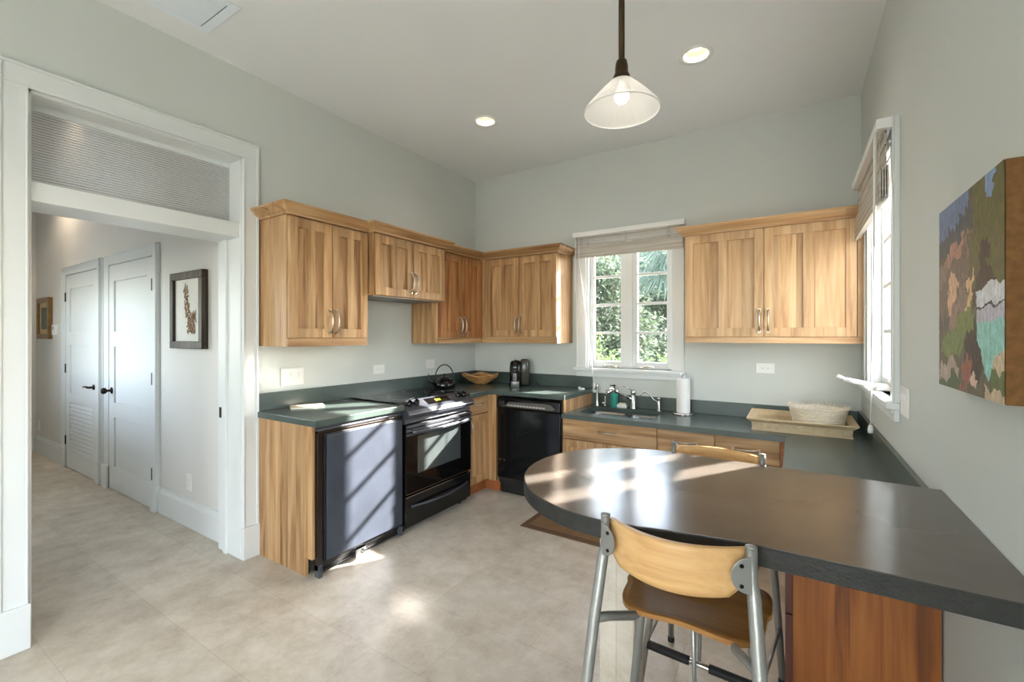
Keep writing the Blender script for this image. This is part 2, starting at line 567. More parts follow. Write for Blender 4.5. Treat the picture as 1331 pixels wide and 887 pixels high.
struct('wall_hall_side', wall_cells('y', -3.94, -3.80, (XH, -0.29), (0, H), [(-3.6, -1.6, 1.0, 2.1)]), HALLWALL)
struct('wall_hall_end', bx(XH - .12, XH, -3.94, -2.30, 0, H), HALLWALL)

# doorway: casing, jamb lining, header, plinths
mb = MB()
for y0, y1 in ((-2.492, -2.395), (-3.55, -3.447)):
    mb.box(0, 0.02, y0, y1, 0.0, 2.594)
mb.box(0, 0.02, -3.55, -2.395, 2.594, 2.69)
mb.box(0.02, 0.027, -3.55, -3.53, 0.2, 2.69).box(0.02, 0.027, -2.41, -2.395, 0.2, 2.675).box(0.02, 0.027, -3.53, -2.395, 2.675, 2.69)
mb.box(0.02, 0.025, -2.492, -2.484, 0.2, 2.594).box(0.02, 0.025, -3.455, -3.447, 0.2, 2.594).box(0.02, 0.025, -3.455, -2.484, 2.586, 2.602)
struct('trim_1', mb, TRIM, 0.003, 'wide white casing around the tall hallway opening', 'door casing')
mb = MB().box(0, 0.036, -2.50, -2.388, 0, 0.205).box(0, 0.036, -3.56, -3.44, 0, 0.205)
struct('trim_2', mb, TRIM, 0.004, 'white plinth blocks at the foot of the hallway casing', 'plinth')
mb = MB()
mb.box(-0.29, 0.0, -2.50, -2.482, 0, 2.594).box(-0.29, 0.0, -3.447, -3.432, 0, 2.594).box(-0.29, 0, -3.447, -2.482, 2.575, 2.594)
mb.box(-0.20, -0.16, -2.515, -2.50, 0, 2.08).box(-0.20, -0.16, -3.432, -3.415, 0, 2.08)
mb.box(-0.29, -0.012, -3.447, -2.482, 2.075, 2.168)
mb.box(-0.155, -0.13, -3.44, -2.49, 2.168, 2.19).box(-0.155, -0.13, -3.44, -2.49, 2.545, 2.575)
struct('trim_3', mb, TRIM, 0.003, 'white jamb lining and transom bar of the hallway opening', 'door jamb')
# strike plate on the right jamb
tag(obj('strike_plate', bx(-0.27, -0.245, -2.503, -2.4995, 0.89, 0.96), DKBRONZE), 'small dark strike plate on the right jamb of the hallway opening', 'strike plate')

# ribbed transom pane
m, t, b = newmat('ribbed glass')
setc(b, (0.9, 0.88, 0.86, 1), 0.08, 0, 0.5)
tcr = t.nodes.new('ShaderNodeTexCoord'); sxr = t.nodes.new('ShaderNodeSeparateXYZ'); t.links.new(tcr.outputs['Object'], sxr.inputs[0])
m1r = t.nodes.new('ShaderNodeMath'); m1r.operation = 'MULTIPLY'; m1r.inputs[1].default_value = 30 / .40 * PI; t.links.new(sxr.outputs[2], m1r.inputs[0])
m2r = t.nodes.new('ShaderNodeMath'); m2r.operation = 'SINE'; t.links.new(m1r.outputs[0], m2r.inputs[0])
m3r = t.nodes.new('ShaderNodeMath'); m3r.operation = 'ABSOLUTE'; t.links.new(m2r.outputs[0], m3r.inputs[0])
rpr = t.nodes.new('ShaderNodeValToRGB'); rpr.color_ramp.elements[0].position = .15; rpr.color_ramp.elements[0].color = (.56, .53, .50, 1)
rpr.color_ramp.elements[1].position = .6; rpr.color_ramp.elements[1].color = (1, .99, .98, 1)
t.links.new(m3r.outputs[0], rpr.inputs[0]); t.links.new(rpr.outputs[0], b.inputs['Base Color'])
b.inputs['Transmission Weight'].default_value = 0.85
b.inputs['IOR'].default_value = 1.45
RIB = m
win3 = structroot('window_3', (-0.145, -2.97, 2.17), 'ribbed glass transom light over the hallway opening', 'transom window')
mb = MB()
n = 30
for i in range(n):
    z0 = 2.17 + i * (0.40 / n); pz_ = 0.40 / n
    for k in range(6):
        qa, qb = k / 6, (k + 1) / 6
        xa, xb = -0.141 + .006 * math.sin(PI * qa), -0.141 + .006 * math.sin(PI * qb)
        mb.face([(xa, -3.43, z0 + pz_ * qa), (xa, -2.50, z0 + pz_ * qa), (xb, -2.50, z0 + pz_ * qb), (xb, -3.43, z0 + pz_ * qb)])
mb.face([(-0.146, -3.43, 2.17), (-0.146, -3.43, 2.57), (-0.146, -2.50, 2.57), (-0.146, -2.50, 2.17)])
obj('ribbed_pane', mb, RIB, win3, recalc=False)

# hall: baseboard, doors
mb = MB()
for x0, x1 in ((XH, -3.915), (-2.69, -2.625), (-1.365, -0.29)):
    mb.sweep([(x0, -2.44), (x1, -2.44)], [(0, 0), (0.018, 0), (0.018, 0.165), (0.008, 0.19), (0.008, 0.205), (0, 0.205)], side=-1)
struct('baseboard_hall', mb, TRIM)
mb = MB().box(XH, XH + .018, -3.80, -2.46, 0, 0.2)
struct('baseboard_hall_end', mb, TRIM)


def hall_door(name, trimname, xl, xr, c0, c1, label, louver, hinge_left):
    z1 = 2.10
    y = -2.44
    mb = MB()
    mb.box(c0, xl - .004, y - .026, y, 0, z1 + .1).box(xr + .004, c1, y - .026, y, 0, z1 + .1).box(xl - .004, xr + .004, y - .026, y, z1 + .006, z1 + .1)
    mb.box(c0, c0 + .015, y - .034, y - .026, .2, z1 + .1).box(c1 - .015, c1, y - .034, y - .026, .2, z1 + .1).box(c0, c1, y - .034, y - .026, z1 + .085, z1 + .1)
    mb.box(c0 - .006, xl - .004, y - .042, y, 0, .215).box(xr + .004, c1 + .006, y - .042, y, 0, .215)
    struct(trimname, mb, TRIM, 0.003, 'white casing around the ' + label, 'door casing')
    r = structroot(name, ((xl + xr) / 2, y, 0.004), label, 'door')
    yf = y - 0.020
    yb = y + .001
    st = 0.12
    mb = MB()
    a, bb = xl + st, xr - st
    pz = [(0.22, 0.68), (0.82, 1.34), (1.48, 1.95)]
    if louver: pz[0] = (0.20, 0.72)
    mb.box(xl, a, yf, yb, 0.008, z1).box(bb, xr, yf, yb, 0.008, z1)
    zc = [0.008] + [q for p in pz for q in p] + [z1]
    for k in range(0, len(zc), 2):
        mb.box(a, bb, yf, yb, zc[k], zc[k + 1])
    for k, (p0, p1) in enumerate(pz):
        if louver and k == 0:
            mb.box(a, bb, yb - .004, yb, p0, p1)
            ns = 12
            for i in range(ns):
                zz = p0 + (i + .5) * (p1 - p0) / ns
                mb.prism([(yf - .003, zz - .014), (yf - .001, zz - .018), (yb - .004, zz + .004), (yb - .006, zz + .008)], a, bb, 'x')
        else:
            mb.box(a, bb, yb - .004, yb, p0, p1)
            mb.prism([(a + .012, p0 + .012), (bb - .012, p0 + .012), (bb - .012, p1 - .012), (a + .012, p1 - .012)], yb - .010, yb - .004, 'y')
    obj('door_leaf', mb, TRIM, r, 0.002)
    hx = xl - .002 if hinge_left else xr + .002
    for hz in (0.30, 1.085, 1.865):
        obj('hinge', MB().tube([(hx, yf - .004, hz - .05), (hx, yf - .004, hz + .05)], .007, 8), DKBRONZE, r)
    kx = xr - .07 if hinge_left else xl + .07
    if louver:
        h_ = obj('lever_handle', MB().lathe([(.027, 0), (.027, -.008), (.012, -.012), (.011, -.045)], (kx, yf, .93), 16, 'y')
                 .tube([(kx, yf - .045, .93), (kx - .04, yf - .05, .935), (kx - .13, yf - .048, .93)], [.011, .009, .008], 8), DKBRONZE, r)
    else:
        h_ = obj('door_knob', MB().lathe([(.03, 0), (.03, -.006), (.012, -.012), (.011, -.035), (.026, -.045), (.031, -.062), (.022, -.076), (0.0, -.08)], (kx, yf, .93), 18, 'y'), DKBRONZE, r)
    return r


hall_door('door_1', 'trim_4', -2.46, -1.475, -2.60, -1.385, 'white panelled hallway door with a round dark knob', False, False)
hall_door('door_2', 'trim_5', -3.76, -2.80, -3.90, -2.70, 'white hallway door with a louvred lower panel and lever handle', True, True)

# the doorway's own door, swung open into the hall (seen by its edge)
r3 = structroot('door_3', (-0.30, -3.39, 0.004), 'white door swung open into the hall, seen by its hinged edge', 'door')
obj('door_leaf', bx(-1.12, -0.296, -3.428, -3.388, 0.008, 2.07), TRIM, r3, 0.002)
for hz in (0.28, 1.02, 1.80):
    obj('hinge', bx(-0.296, -0.2925, -3.415, -3.395, hz - .05, hz + .05), DKBRONZE, r3)
obj('door_knob', MB().lathe([(.03, 0), (.03, .006), (.012, .012), (.011, .035), (.028, .045), (.03, .062), (0, .078)], (-1.05, -3.388, .93), 16, 'y'), DKBRONZE, r3)

# baseboards that other viewpoints could see
struct('baseboard_right', MB().sweep([(W, YF), (W, -2.85)], [(0, 0), (0.016, 0), (0.016, 0.17), (0.006, 0.2), (0, 0.2)], side=1), TRIM)
struct('baseboard_left', MB().sweep([(0, -3.56), (0, YF)], [(0, 0), (0.016, 0), (0.016, 0.17), (0.006, 0.2), (0, 0.2)], side=1), TRIM)


# ------------------------------------------------------------------ windows
PANE = glass_mat('window glass', 0.05)


def window(name, label, T, u0, u1, z0, z1, mw=.036, md=.03):
    """T(u, d, z): u along the wall, d out of the room (negative = into the room)"""
    class TB(MB):
        def tb(s, ua, ub, da, db, za, zb):
            p, q = T(ua, da, za), T(ub, db, zb)
            return s.box(p[0], q[0], p[1], q[1], p[2], q[2])
    um = (u0 + u1) / 2
    r = structroot(name, T(um, 0, z0), label, 'window')
    f = TB()
    cw = 0.1
    # casing on the wall, stool and apron, lining
    f.tb(u0 - cw, u0, -.02, 0, z0, z1 + cw).tb(u1, u1 + cw, -.02, 0, z0, z1 + cw).tb(u0, u1, -.02, 0, z1, z1 + cw)
    f.tb(u0 - cw, u0 - cw + .016, -.028, -.02, z0, z1 + cw).tb(u1 + cw - .016, u1 + cw, -.028, -.02, z0, z1 + cw)
    f.tb(u0, u0 + .016, -.001, WT, z0, z1).tb(u1 - .016, u1, -.001, WT, z0, z1).tb(u0, u1, -.001, WT, z1 - .016, z1)
    obj('frame', f, TRIM, r, 0.003)
    s = TB()
    s.tb(u0 - cw - .018, u1 + cw + .018, -.052, .0, z0 - .028, z0).tb(u0, u1, 0, WT + .02, z0 - .028, z0)
    s.tb(u0 - cw, u1 + cw, -.022, 0, z0 - .085, z0 - .028).tb(u0 - cw + .006, u1 + cw - .006, -.03, -.02, z0 - .05, z0 - .028)
    obj('sill', s, TRIM, r, 0.004)
    mu = TB().tb(um - mw, um + mw, md, .12, z0, z1 - .016)
    obj('mullion', mu, TRIM, r, 0.003)
    for (a, b_) in ((u0 + .016, um - mw), (um + mw, u1 - .016)):
        q = TB()
        st = .042
        q.tb(a, a + st, .045, .085, z0 + .002, z1 - .02).tb(b_ - st, b_, .045, .085, z0 + .002, z1 - .02)
        q.tb(a + st, b_ - st, .045, .085, z0 + .002, z0 + .062).tb(a + st, b_ - st, .045, .085, z1 - .066, z1 - .02)
        g0, g1 = z0 + .062, z1 - .066
        for k in (1, 2, 3):
            zz = g0 + (g1 - g0) * k / 4
            q.tb(a + st, b_ - st, .05, .08, zz - .012, zz + .012)
        sash = obj('sash', q, TRIM, r, 0.002)
        obj('glass', TB().tb(a + st - .003, b_ - st + .003, .0635, .0665, g0 - .003, g1 + .003), PANE, sash)
    return r


TBACK = lambda u, d, z: (u, d, z)
TRIGHT = lambda u, d, z: (W + d, u, z)
win1 = window('window_1', 'white two-sash window over the sink with leafy garden behind', TBACK, *BW)
win2 = window('window_2', 'white window in the right wall beyond the painting', TRIGHT, *RW, .024, .046)


def fill_window(name, label, T, u0, u1, z0, z1, k):
    r = structroot(name, T((u0 + u1) / 2, 0, z0), label, 'window')
    mb = MB()
    def tb(m_, ua, ub, da, db, za, zb):
        p, q = T(ua, da, za), T(ub, db, zb)
        m_.box(p[0], q[0], p[1], q[1], p[2], q[2])
    tb(mb, u0, u0 + .06, .02, .12, z0, z1); tb(mb, u1 - .06, u1, .02, .12, z0, z1)
    tb(mb, u0 + .06, u1 - .06, .02, .12, z1 - .06, z1); tb(mb, u0 + .06, u1 - .06, .02, .12, z0, z0 + .1)
    for i in range(1, k):
        uu = u0 + (u1 - u0) * i / k
        tb(mb, uu - .045, uu + .045, .02, .12, z0 + .1, z1 - .06)
    obj('frame', mb, TRIM, r, 0.003)
    g = MB(); tb(g, u0 + .05, u1 - .05, .065, .07, z0 + .09, z1 - .05)
    obj('glass', g, PANE, r)


fill_window('fill_window_4', 'added tall glazed doors behind the camera, unseen, for fill daylight', lambda u, d, z: (u, YF - d, z), 1.5, 3.1, 0.05, 2.5, 2)  # added opening out of view, lets sky light into the room
fill_window('fill_window_6', 'added unseen hall window that lights the panelled hall doors', lambda u, d, z: (u, -3.80 - d, z), -3.6, -1.6, 1.0, 2.1, 2)  # added out of view to bring daylight onto the hall doors
fill_window('fill_window_5', 'added unseen window in the right wall behind the camera, for fill daylight', TRIGHT, -6.9, -4.9, 0.1, 2.5, 2)  # added for fill: sun and sky bounce in from behind

for (lx, ly, lz, rx, rz, sx_, sy_) in ((1.725, .10, 1.735, 90, 180, .79, 1.19), (W + .10, -.895, 1.735, 90, 90, .79, 1.19), (2.3, YF - .03, 1.275, 90, 0, 1.6, 2.45),
                                    (W + .03, -5.9, 1.3, 90, 90, 2.0, 2.4), (-2.6, -3.83, 1.55, 90, 0, 2.0, 1.1)):
    pd = bpy.data.lights.new('window_portal', 'AREA'); pd.shape = 'RECTANGLE'; pd.size = sx_; pd.size_y = sy_
    pd.cycles.is_portal = True
    po = bpy.data.objects.new('window_portal', pd); COL.objects.link(po)
    po.location = (lx, ly, lz); po.rotation_euler = (math.radians(rx), 0, math.radians(rz))

# window operators and blinds
for xc, sgn, lab in ((1.60, -1, 'small steel casement crank at the foot of the left sash over the sink'), (1.87, 1, 'small steel casement crank at the foot of the right sash over the sink')):
    r = thing('window_crank', lab, 'window crank', (xc, 0.02, 1.14), 'cranks of the sink window')
    obj('housing', MB().box(xc - .035, xc + .035, 0.0, .042, 1.1405, 1.162), NICKEL, r, .006)
    obj('crank_arm', MB().tube([(xc, .0, 1.158), (xc + sgn * .04, -.012, 1.17), (xc + sgn * .09, -.012, 1.162)], .006, 8).tube([(xc + sgn * .09, -.012, 1.162), (xc + sgn * .09, -.035, 1.164)], .008, 8), NICKEL, r)
r = thing('window_crank', 'white folding casement crank jutting into the room from the right window sill', 'window crank', (W, -0.80, 1.14), None)
obj('housing', MB().box(W - .02, W + .04, -.87, -.73, 1.141, 1.17), WHITE, r, .006)
obj('crank_arm', MB().tube([(W - .02, -.77, 1.165), (W - .12, -.74, 1.185), (W - .155, -.73, 1.19)], .009, 8).tube([(W - .02, -.85, 1.165), (W - .11, -.80, 1.172), (W - .15, -.75, 1.18)], .009, 8)
    .tube([(W - .145, -.755, 1.182), (W - .158, -.715, 1.19)], .010, 8).tube([(W - .155, -.73, 1.188), (W - .185, -.74, 1.205)], .011, 8), WHITE, r)

SLAT = wood('whitewashed slats', (150, 142, 132), (184, 177, 168), (206, 201, 194), 'x', 0.6, plank=0.01, contrast=0.12)
SLATY = wood('whitewashed slats of side blind', (150, 142, 132), (184, 177, 168), (206, 201, 194), 'y', 0.6, plank=0.01, contrast=0.12)


def blind(label, T, u0, u1, ztop, zmid, zbot, mat, cord_side, cord_to, wand_z, gap=.0065):
    r = thing('roman_blind', label, 'window blind', T((u0 + u1) / 2, 0, zbot))
    def tb(m_, ua, ub, da, db, za, zb):
        p, q = T(ua, da, za), T(ub, db, zb)
        m_.box(p[0], q[0], p[1], q[1], p[2], q[2])
    hd = MB()
    tb(hd, u0 - .005, u1 + .005, -.085, -.028, ztop - .045, ztop)
    obj('valance', hd, WHITE, r, .003)
    sl = MB()
    z = ztop - .05
    while z > zmid:
        tb(sl, u0 + .02, u1 - .02, -.052, -.047, z - .0115 + gap, z); z -= .0115
    for i in range(int((ztop - .05 - zmid) / .06) + 1):
        zz = ztop - .05 - i * .06
        tb(sl, u0 + .02, u1 - .02, -.055, -.046, zz - .011, zz)
    obj('open_slats', sl, mat, r)
    fo = MB()
    nf = 4
    for i in range(nf):
        d0 = -.04 - .009 * i
        z = zmid + .012 - .006 * i
        zb = zbot + .010 * (nf - 1 - i) * .6
        while z > zb:
            tb(fo, u0 + .012, u1 - .012, d0 - .005, d0, z - .0105, z); z -= .0112
        tb(fo, u0 + .008, u1 - .008, d0 - .008, d0, zb - .012, zb)
    obj('folded_slats', fo, mat, r)
    for k in (.14, .5, .86):
        tp = MB()
        uu = u0 + (u1 - u0) * k
        tb(tp, uu - .006, uu + .006, -.0575, -.0555, zmid, ztop - .045)
        obj('ladder_tape', tp, mat, r)
    cu = u0 + .06 if cord_side < 0 else u1 - .06
    p0 = T(cu, -.078, ztop - .04)
    e = cord_to
    pts = [p0, T(cu, -.082, zbot - .02)]
    for k in range(1, 7):
        f = k / 6
        pts.append(tuple(pts[1][i] * (1 - f) + e[i] * f for i in range(3)))
    obj('cord', MB().tube(pts, .0035, 6), WHITE, r)
    obj('tassel', MB().lathe([(.003, .02), (.009, .012), (.013, -.01), (.011, -.026), (.0, -.028)], e, 12), WHITE, r)
    cw_ = cu - .035 if cord_side < 0 else cu + .02
    obj('wand', MB().tube([T(cw_, -.088, ztop - .05), T(cw_, -.09, wand_z)], .0045, 8), WHITE, r)


blind('whitewashed slatted blind half raised over the sink window', TBACK, 1.225, 2.232, 2.42, 2.28, 2.185, SLAT, -1, (1.437, -.075, .985), 1.86)
blind('whitewashed slatted blind half raised in the right window', TRIGHT, -1.405, -0.385, 2.42, 2.20, 2.06, SLATY, -1, (W - .06, -1.0, .955), 1.85, 0.0002)


# ------------------------------------------------------------------ cabinets
def frame_of(kind, plane):
    """maps (u along the run, d distance in front of the plane, z) to world"""
    if kind == 'left':   # fronts face +x, u = world y
        return lambda u, d, z: (plane + d, u, z)
    if kind == 'back':   # fronts face -y, u = world x
        return lambda u, d, z: (u, plane - d, z)
    if kind == 'leg':    # fronts face -x, u = world y
        return lambda u, d, z: (plane - d, u, z)


def tbx(mb, T, u0, u1, d0, d1, z0, z1):
    p, q = T(u0, d0, z0), T(u1, d1, z1)
    mb.box(p[0], q[0], p[1], q[1], p[2], q[2])
    return mb


def pull(T, u, z, length, vertical, parent, lift=.03):
    """arched bow pull"""
    mb = MB()
    pts = []
    rr = []
    n = 11
    for i in range(n):
        f = i / (n - 1) * 2 - 1
        d = .006 + lift * (1 - abs(f) ** 2.6)
        s_ = f * length / 2
        pts.append(T(u, d, z + s_) if vertical else T(u + s_, d, z))
        rr.append(.0065 if abs(f) < .85 else .0075)
    mb.tube(pts, rr, 8)
    for f in (-1, 1):
        s_ = f * length / 2
        c = T(u, .003, z + s_) if vertical else T(u + s_, .003, z)
        mb.box(c[0] - .008, c[0] + .008, c[1] - .008, c[1] + .008, c[2] - .008, c[2] + .008)
    return obj('handle', mb, NICKEL, parent)


def panel_door(root, T, u0, u1, z0, z1, wood_m, handle=None, st=.058, rail=.062, mid=.052, th=.024, panels=2):
    g = .0015
    u0 += g; u1 -= g
    mb = MB()
    tbx(mb, T, u0, u0 + st, 0, th, z0, z1); tbx(mb, T, u1 - st, u1, 0, th, z0, z1)
    tbx(mb, T, u0 + st, u1 - st, 0, th, z0, z0 + rail); tbx(mb, T, u0 + st, u1 - st, 0, th, z1 - rail, z1)
    if panels == 2:
        c = (u0 + u1) / 2
        tbx(mb, T, c - mid / 2, c + mid / 2, 0, th, z0 + rail, z1 - rail)
    d = obj('door', mb, wood_m, root, .0012)
    pm = MB()
    tbx(pm, T, u0 + st - .004, u1 - st + .004, 0.0, th - .017, z0 + rail - .004, z1 - rail + .004)
    obj('recessed_panel', pm, wood_m, d)
    if handle:
        T2 = lambda u, dd, z: T(u, dd + th, z)
        pull(T2, *handle, d)
    return d


def drawer_front(root, T, u0, u1, z0, z1, wood_m, hl=.15, th=.02, name='drawer'):
    mb = MB(); tbx(mb, T, u0 + .0015, u1 - .0015, 0, th, z0, z1)
    d = obj(name, mb, wood_m, root, .0015)
    T2 = lambda u, dd, z: T(u, dd + th, z)
    pull(T2, (u0 + u1) / 2, (z0 + z1) / 2 + .005, hl, False, d)
    return d


CROWN = [(0.002, 0.0), (0.012, 0.0), (0.016, 0.012), (0.030, 0.020), (0.058, 0.046), (0.066, 0.052), (0.066, 0.066), (-0.02, 0.066), (-0.02, 0.0)]


def crown(root, path, z, mat, side):
    mb = MB().sweep(path, [(o, z + q) for o, q in CROWN], side)
    obj('crown', mb, mat, root)


Z0, Z1 = 1.372, 2.205
# C1: left-hand tall pair
r = thing('wall_cabinet', 'tall two-door wood wall cabinet nearest the hallway opening', 'wall cabinet', (0.17, -2.077, Z0))
TL = frame_of('left', 0.32)
obj('body', bx(0.001, .32, -2.383, -1.770, Z0, Z1), WOODZ, r, .001)
obj('light_rail', bx(.32, .338, -2.383, -1.770, Z0, 1.424), WOODY, r, .001)
panel_door(r, TL, -2.381, -2.071, 1.427, 2.193, WOODZ, (-2.094, 1.535, .155, True))
panel_door(r, TL, -2.069, -1.772, 1.427, 2.193, WOODZ, (-2.044, 1.535, .155, True))
crown(r, [(0.001, -2.383), (.338, -2.383), (.338, -1.756)], 2.205, WOODY, -1)
# C2: over the range
r = thing('wall_cabinet', 'short two-door wood wall cabinet set forward above the range', 'wall cabinet', (0.2, -1.363, 1.744))
T2_ = frame_of('left', 0.385)
obj('body', bx(0.001, .385, -1.756, -.984, 1.744, Z1), WOODZ, r, .001)
panel_door(r, T2_, -1.754, -1.371, 1.746, 2.193, WOODZ, (-1.396, 1.865, .15, True))
panel_door(r, T2_, -1.369, -.986, 1.746, 2.193, WOODZ, (-1.346, 1.865, .15, True))
crown(r, [(.34, -1.756), (.403, -1.756), (.403, -.984), (.34, -.984)], 2.205, WOODY, -1)
obj('hood_underside', bx(.03, .37, -1.74, -1.0, 1.736, 1.744), M('hood underside grey', (120, 120, 118), .4, .6), r)
# C3: corner left
r = thing('wall_cabinet', 'tall reddish two-door wood wall cabinet between the range cabinet and the corner', 'wall cabinet', (0.17, -.66, Z0))
W3Z = wood('cabinet wood reddish', (112, 66, 38), (160, 106, 62), (188, 142, 94), 'z')
obj('body', bx(0.001, .32, -.982, -.341, Z0, Z1), WOODZ, r, .001)
obj('light_rail', bx(.32, .338, -.982, -.341, Z0, 1.424), WOODY, r, .001)
panel_door(r, TL, -.98, -.664, 1.427, 2.193, W3Z, (-.692, 1.535, .155, True))
panel_door(r, TL, -.662, -.345, 1.427, 2.193, W3Z, (-.634, 1.535, .155, True))
crown(r, [(.338, -.982), (.338, -.34)], 2.205, WOODY, -1)
# C4: back wall corner
r = thing('wall_cabinet', 'two-door wood wall cabinet in the corner left of the sink window', 'wall cabinet', (.76, -.17, Z0))
TB_ = frame_of('back', -.32)
obj('body', bx(.002, 1.184, -.32, -.001, Z0, Z1), WOODZ, r, .001)
obj('light_rail', bx(.341, 1.184, -.338, -.32, Z0, 1.430), WOODX, r, .001)
obj('filler_strip', bx(.341, .398, -.338, -.32, 1.432, Z1), WOODZ, r, .001)
panel_door(r, TB_, .40, .776, 1.433, 2.193, WOODZ, (.753, 1.545, .155, True))
panel_door(r, TB_, .778, 1.182, 1.433, 2.193, WOODZ, (.801, 1.545, .155, True))
crown(r, [(.341, -.338), (1.184, -.338), (1.184, -.001)], 2.205, WOODX, -1)
# C5: right of window
r = thing('wall_cabinet', 'wide pale two-door wood wall cabinet right of the sink window', 'wall cabinet', (2.85, -.17, 1.388))
W5Z = wood('cabinet wood pale', (150, 108, 66), (190, 152, 110), (214, 182, 142), 'z', plank=.11)
W5X = wood('cabinet wood pale rail', (150, 108, 66), (190, 152, 110), (214, 182, 142), 'x', plank=.11)
obj('body', bx(2.292, 3.404, -.32, -.001, 1.388, 2.215), W5Z, r, .001)
obj('light_rail', bx(2.292, 3.404, -.338, -.32, 1.388, 1.432), W5X, r, .001)
obj('filler_strip', bx(3.358, 3.404, -.336, -.32, 1.434, 2.215), W5Z, r, .001)
panel_door(r, TB_, 2.293, 2.825, 1.435, 2.21, W5Z, (2.797, 1.55, .155, True), mid=.062)
panel_door(r, TB_, 2.827, 3.356, 1.435, 2.21, W5Z, (2.853, 1.55, .155, True), mid=.062)
crown(r, [(2.292, -.001), (2.292, -.338), (3.404, -.338)], 2.212, W5X, -1)

# ---- lower left run
r = thing('base_cabinet', 'wood end panel enclosure around the under-counter fridge', 'base cabinet', (.3, -2.385, 0))
obj('end_panel', MB().prism([(.001, 0), (.536, 0), (.536, .112), (.602, .112), (.602, .902), (.001, .902)], -2.397, -2.376, 'y'), WOODZ, r, .001)
obj('back_rail', bx(.002, .03, -2.375, -1.70, .60, .902), WOODY, r)

fr = thing('under_counter_fridge', 'grey-doored under-counter fridge beside the wood end panel', 'fridge', (.32, -2.03, 0))
obj('body', bx(.05, .585, -2.372, -1.700, .03, .885), BLACK, fr, .003)
door = obj('door', bx(.59, .632, -2.334, -1.704, .085, .852), BLACK, fr, .004)
obj('door_skin', bx(.632, .640, -2.322, -1.712, .095, .842), FRIDGE, door, .002)
obj('door_edge_strip', MB().box(.59, .625, -2.372, -2.340, .04, .885).box(.59, .636, -2.372, -1.702, .857, .868), M('brown black fridge trim', (40, 28, 22), .25, .2), fr, .002)
obj('top_trim', MB().box(.56, .628, -2.374, -1.700, .872, .885).box(.56, .624, -2.374, -1.700, .888, .898), DKMETAL, fr, .002)
obj('kick_grille', MB().box(.57, .60, -2.33, -1.71, .012, .075).box(.60, .612, -2.33, -1.71, .055, .078).box(.60, .606, -2.33, -1.71, .018, .03), BLACK, fr, .002)
obj('hinge_bracket', MB().box(.59, .634, -2.372, -2.345, .0, .075), DKMETAL, fr, .003)
obj('hinge_bracket', MB().box(.59, .634, -1.728, -1.703, .01, .075), DKMETAL, fr, .003)
obj('foot_bracket', MB().box(.61, .65, -2.12, -2.03, .012, .07).lathe([(.02, 0), (.02, .012), (0, .014)], (.65, -2.06, .045), 12, 'x'), CHROME, fr, .003)
for yy in (-2.34, -1.74):
    obj('foot', MB().lathe([(.018, 0), (.018, .03)], (.12, yy, 0), 12), BLACK, fr)

# ---- range
rg = thing('range', 'black slide-in electric range between the fridge and the corner cabinet', 'range', (.33, -1.31, 0))
obj('body', bx(.03, .615, -1.688, -.932, .03, .935), BLACKGLOSS, rg, .003)
for yy in (-1.64, -.98):
    for xx in (.10, .56):
        obj('foot', MB().lathe([(.02, 0), (.02, .03)], (xx, yy, 0), 12), BLACK, rg)
ct = obj('cooktop', bx(.022, .56, -1.694, -.926, .9425, .9535), BLACKGLASS, rg, .003)
for (xx, yy, rr) in ((.17, -1.49, .075), (.17, -1.12, .095), (.40, -1.50, .105), (.40, -1.11, .08)):
    obj('burner_ring', MB().lathe([(rr, .9536), (rr, .9541), (rr - .004, .9541), (rr - .004, .9536)], (xx, yy, 0), 40, cap=False), M('burner print', (70, 70, 72), .3), ct)
PANELMET = M('dark glossy control panel', (70, 73, 80), .22, .3, var=.1)
cp = obj('control_panel', MB().prism([(.55, .957), (.572, .958), (.668, .900), (.690, .872), (.682, .846), (.645, .838), (.55, .838)], -1.694, -.926, 'y'), PANELMET, rg, .003)
nrm = Vector((.058, 0, .096)).normalized()
tdir = Vector((.096, 0, -.058)).normalized()
for yy in (-1.625, -1.555, -1.065, -.995):
    c = Vector((.618, yy, .9302)) + nrm * .001
    k = MB()
    k.tube([c, c + nrm * .012, c + nrm * .024, c + nrm * .03], [.024, .024, .019, .017], 16)
    k.obox(c + nrm * .033, tdir, (0, 1, 0), nrm, .018, .005, .006)
    obj('knob', k, BLACKGLOSS, cp)
c = Vector((.615, -1.31, .932))
obj('display', MB().obox(c + nrm * .001, tdir, (0, 1, 0), nrm, .034, .13, .002), BLACKGLASS, cp)
dg = MB()
for i, yy in enumerate((-1.335, -1.318, -1.302, -1.285)):
    dg.obox(c + Vector((0, yy + 1.31, 0)) + nrm * .0035, tdir, (0, 1, 0), nrm, .012, .005, .0006)
obj('display_digits', dg, emit('yellow green display', (196, 206, 60), .5), cp)
for s_ in (-1, 1):
    for i in range(6):
        cc = c + Vector((0, s_ * (.155 + .018 * i), 0))
        obj('touch_button', MB().obox(cc + nrm * .001, tdir, (0, 1, 0), nrm, .026, .006, .001), DKMETAL, cp)
obj('vent_strip', MB().box(.60, .640, -1.69, -.93, .800, .836).box(.60, .65, -1.69, -.93, .808, .813).box(.60, .65, -1.69, -.93, .822, .827), DKMETAL, rg, .001)
od = obj('oven_door', MB().box(.617, .655, -1.690, -.930, .290, .795), BLACKGLASS, rg, .004)
obj('window', MB().box(.655, .6565, -1.575, -1.075, .425, .700), OVENPANE, od)
tr = MB()
for i in range(3):
    z = .790 - i * .028
    tr.prism([(.655, z), (.668, z - .006), (.668, z - .016), (.655, z - .022)], -1.690, -.930, 'y')
obj('top_trim', tr, DKMETAL, od, .001)
hp = []
for i in range(15):
    f = i / 14 * 2 - 1
    hp.append((.668 + .048 * (1 - abs(f) ** 5), -1.31 + f * .335, .742 - .004 * (1 - f * f)))
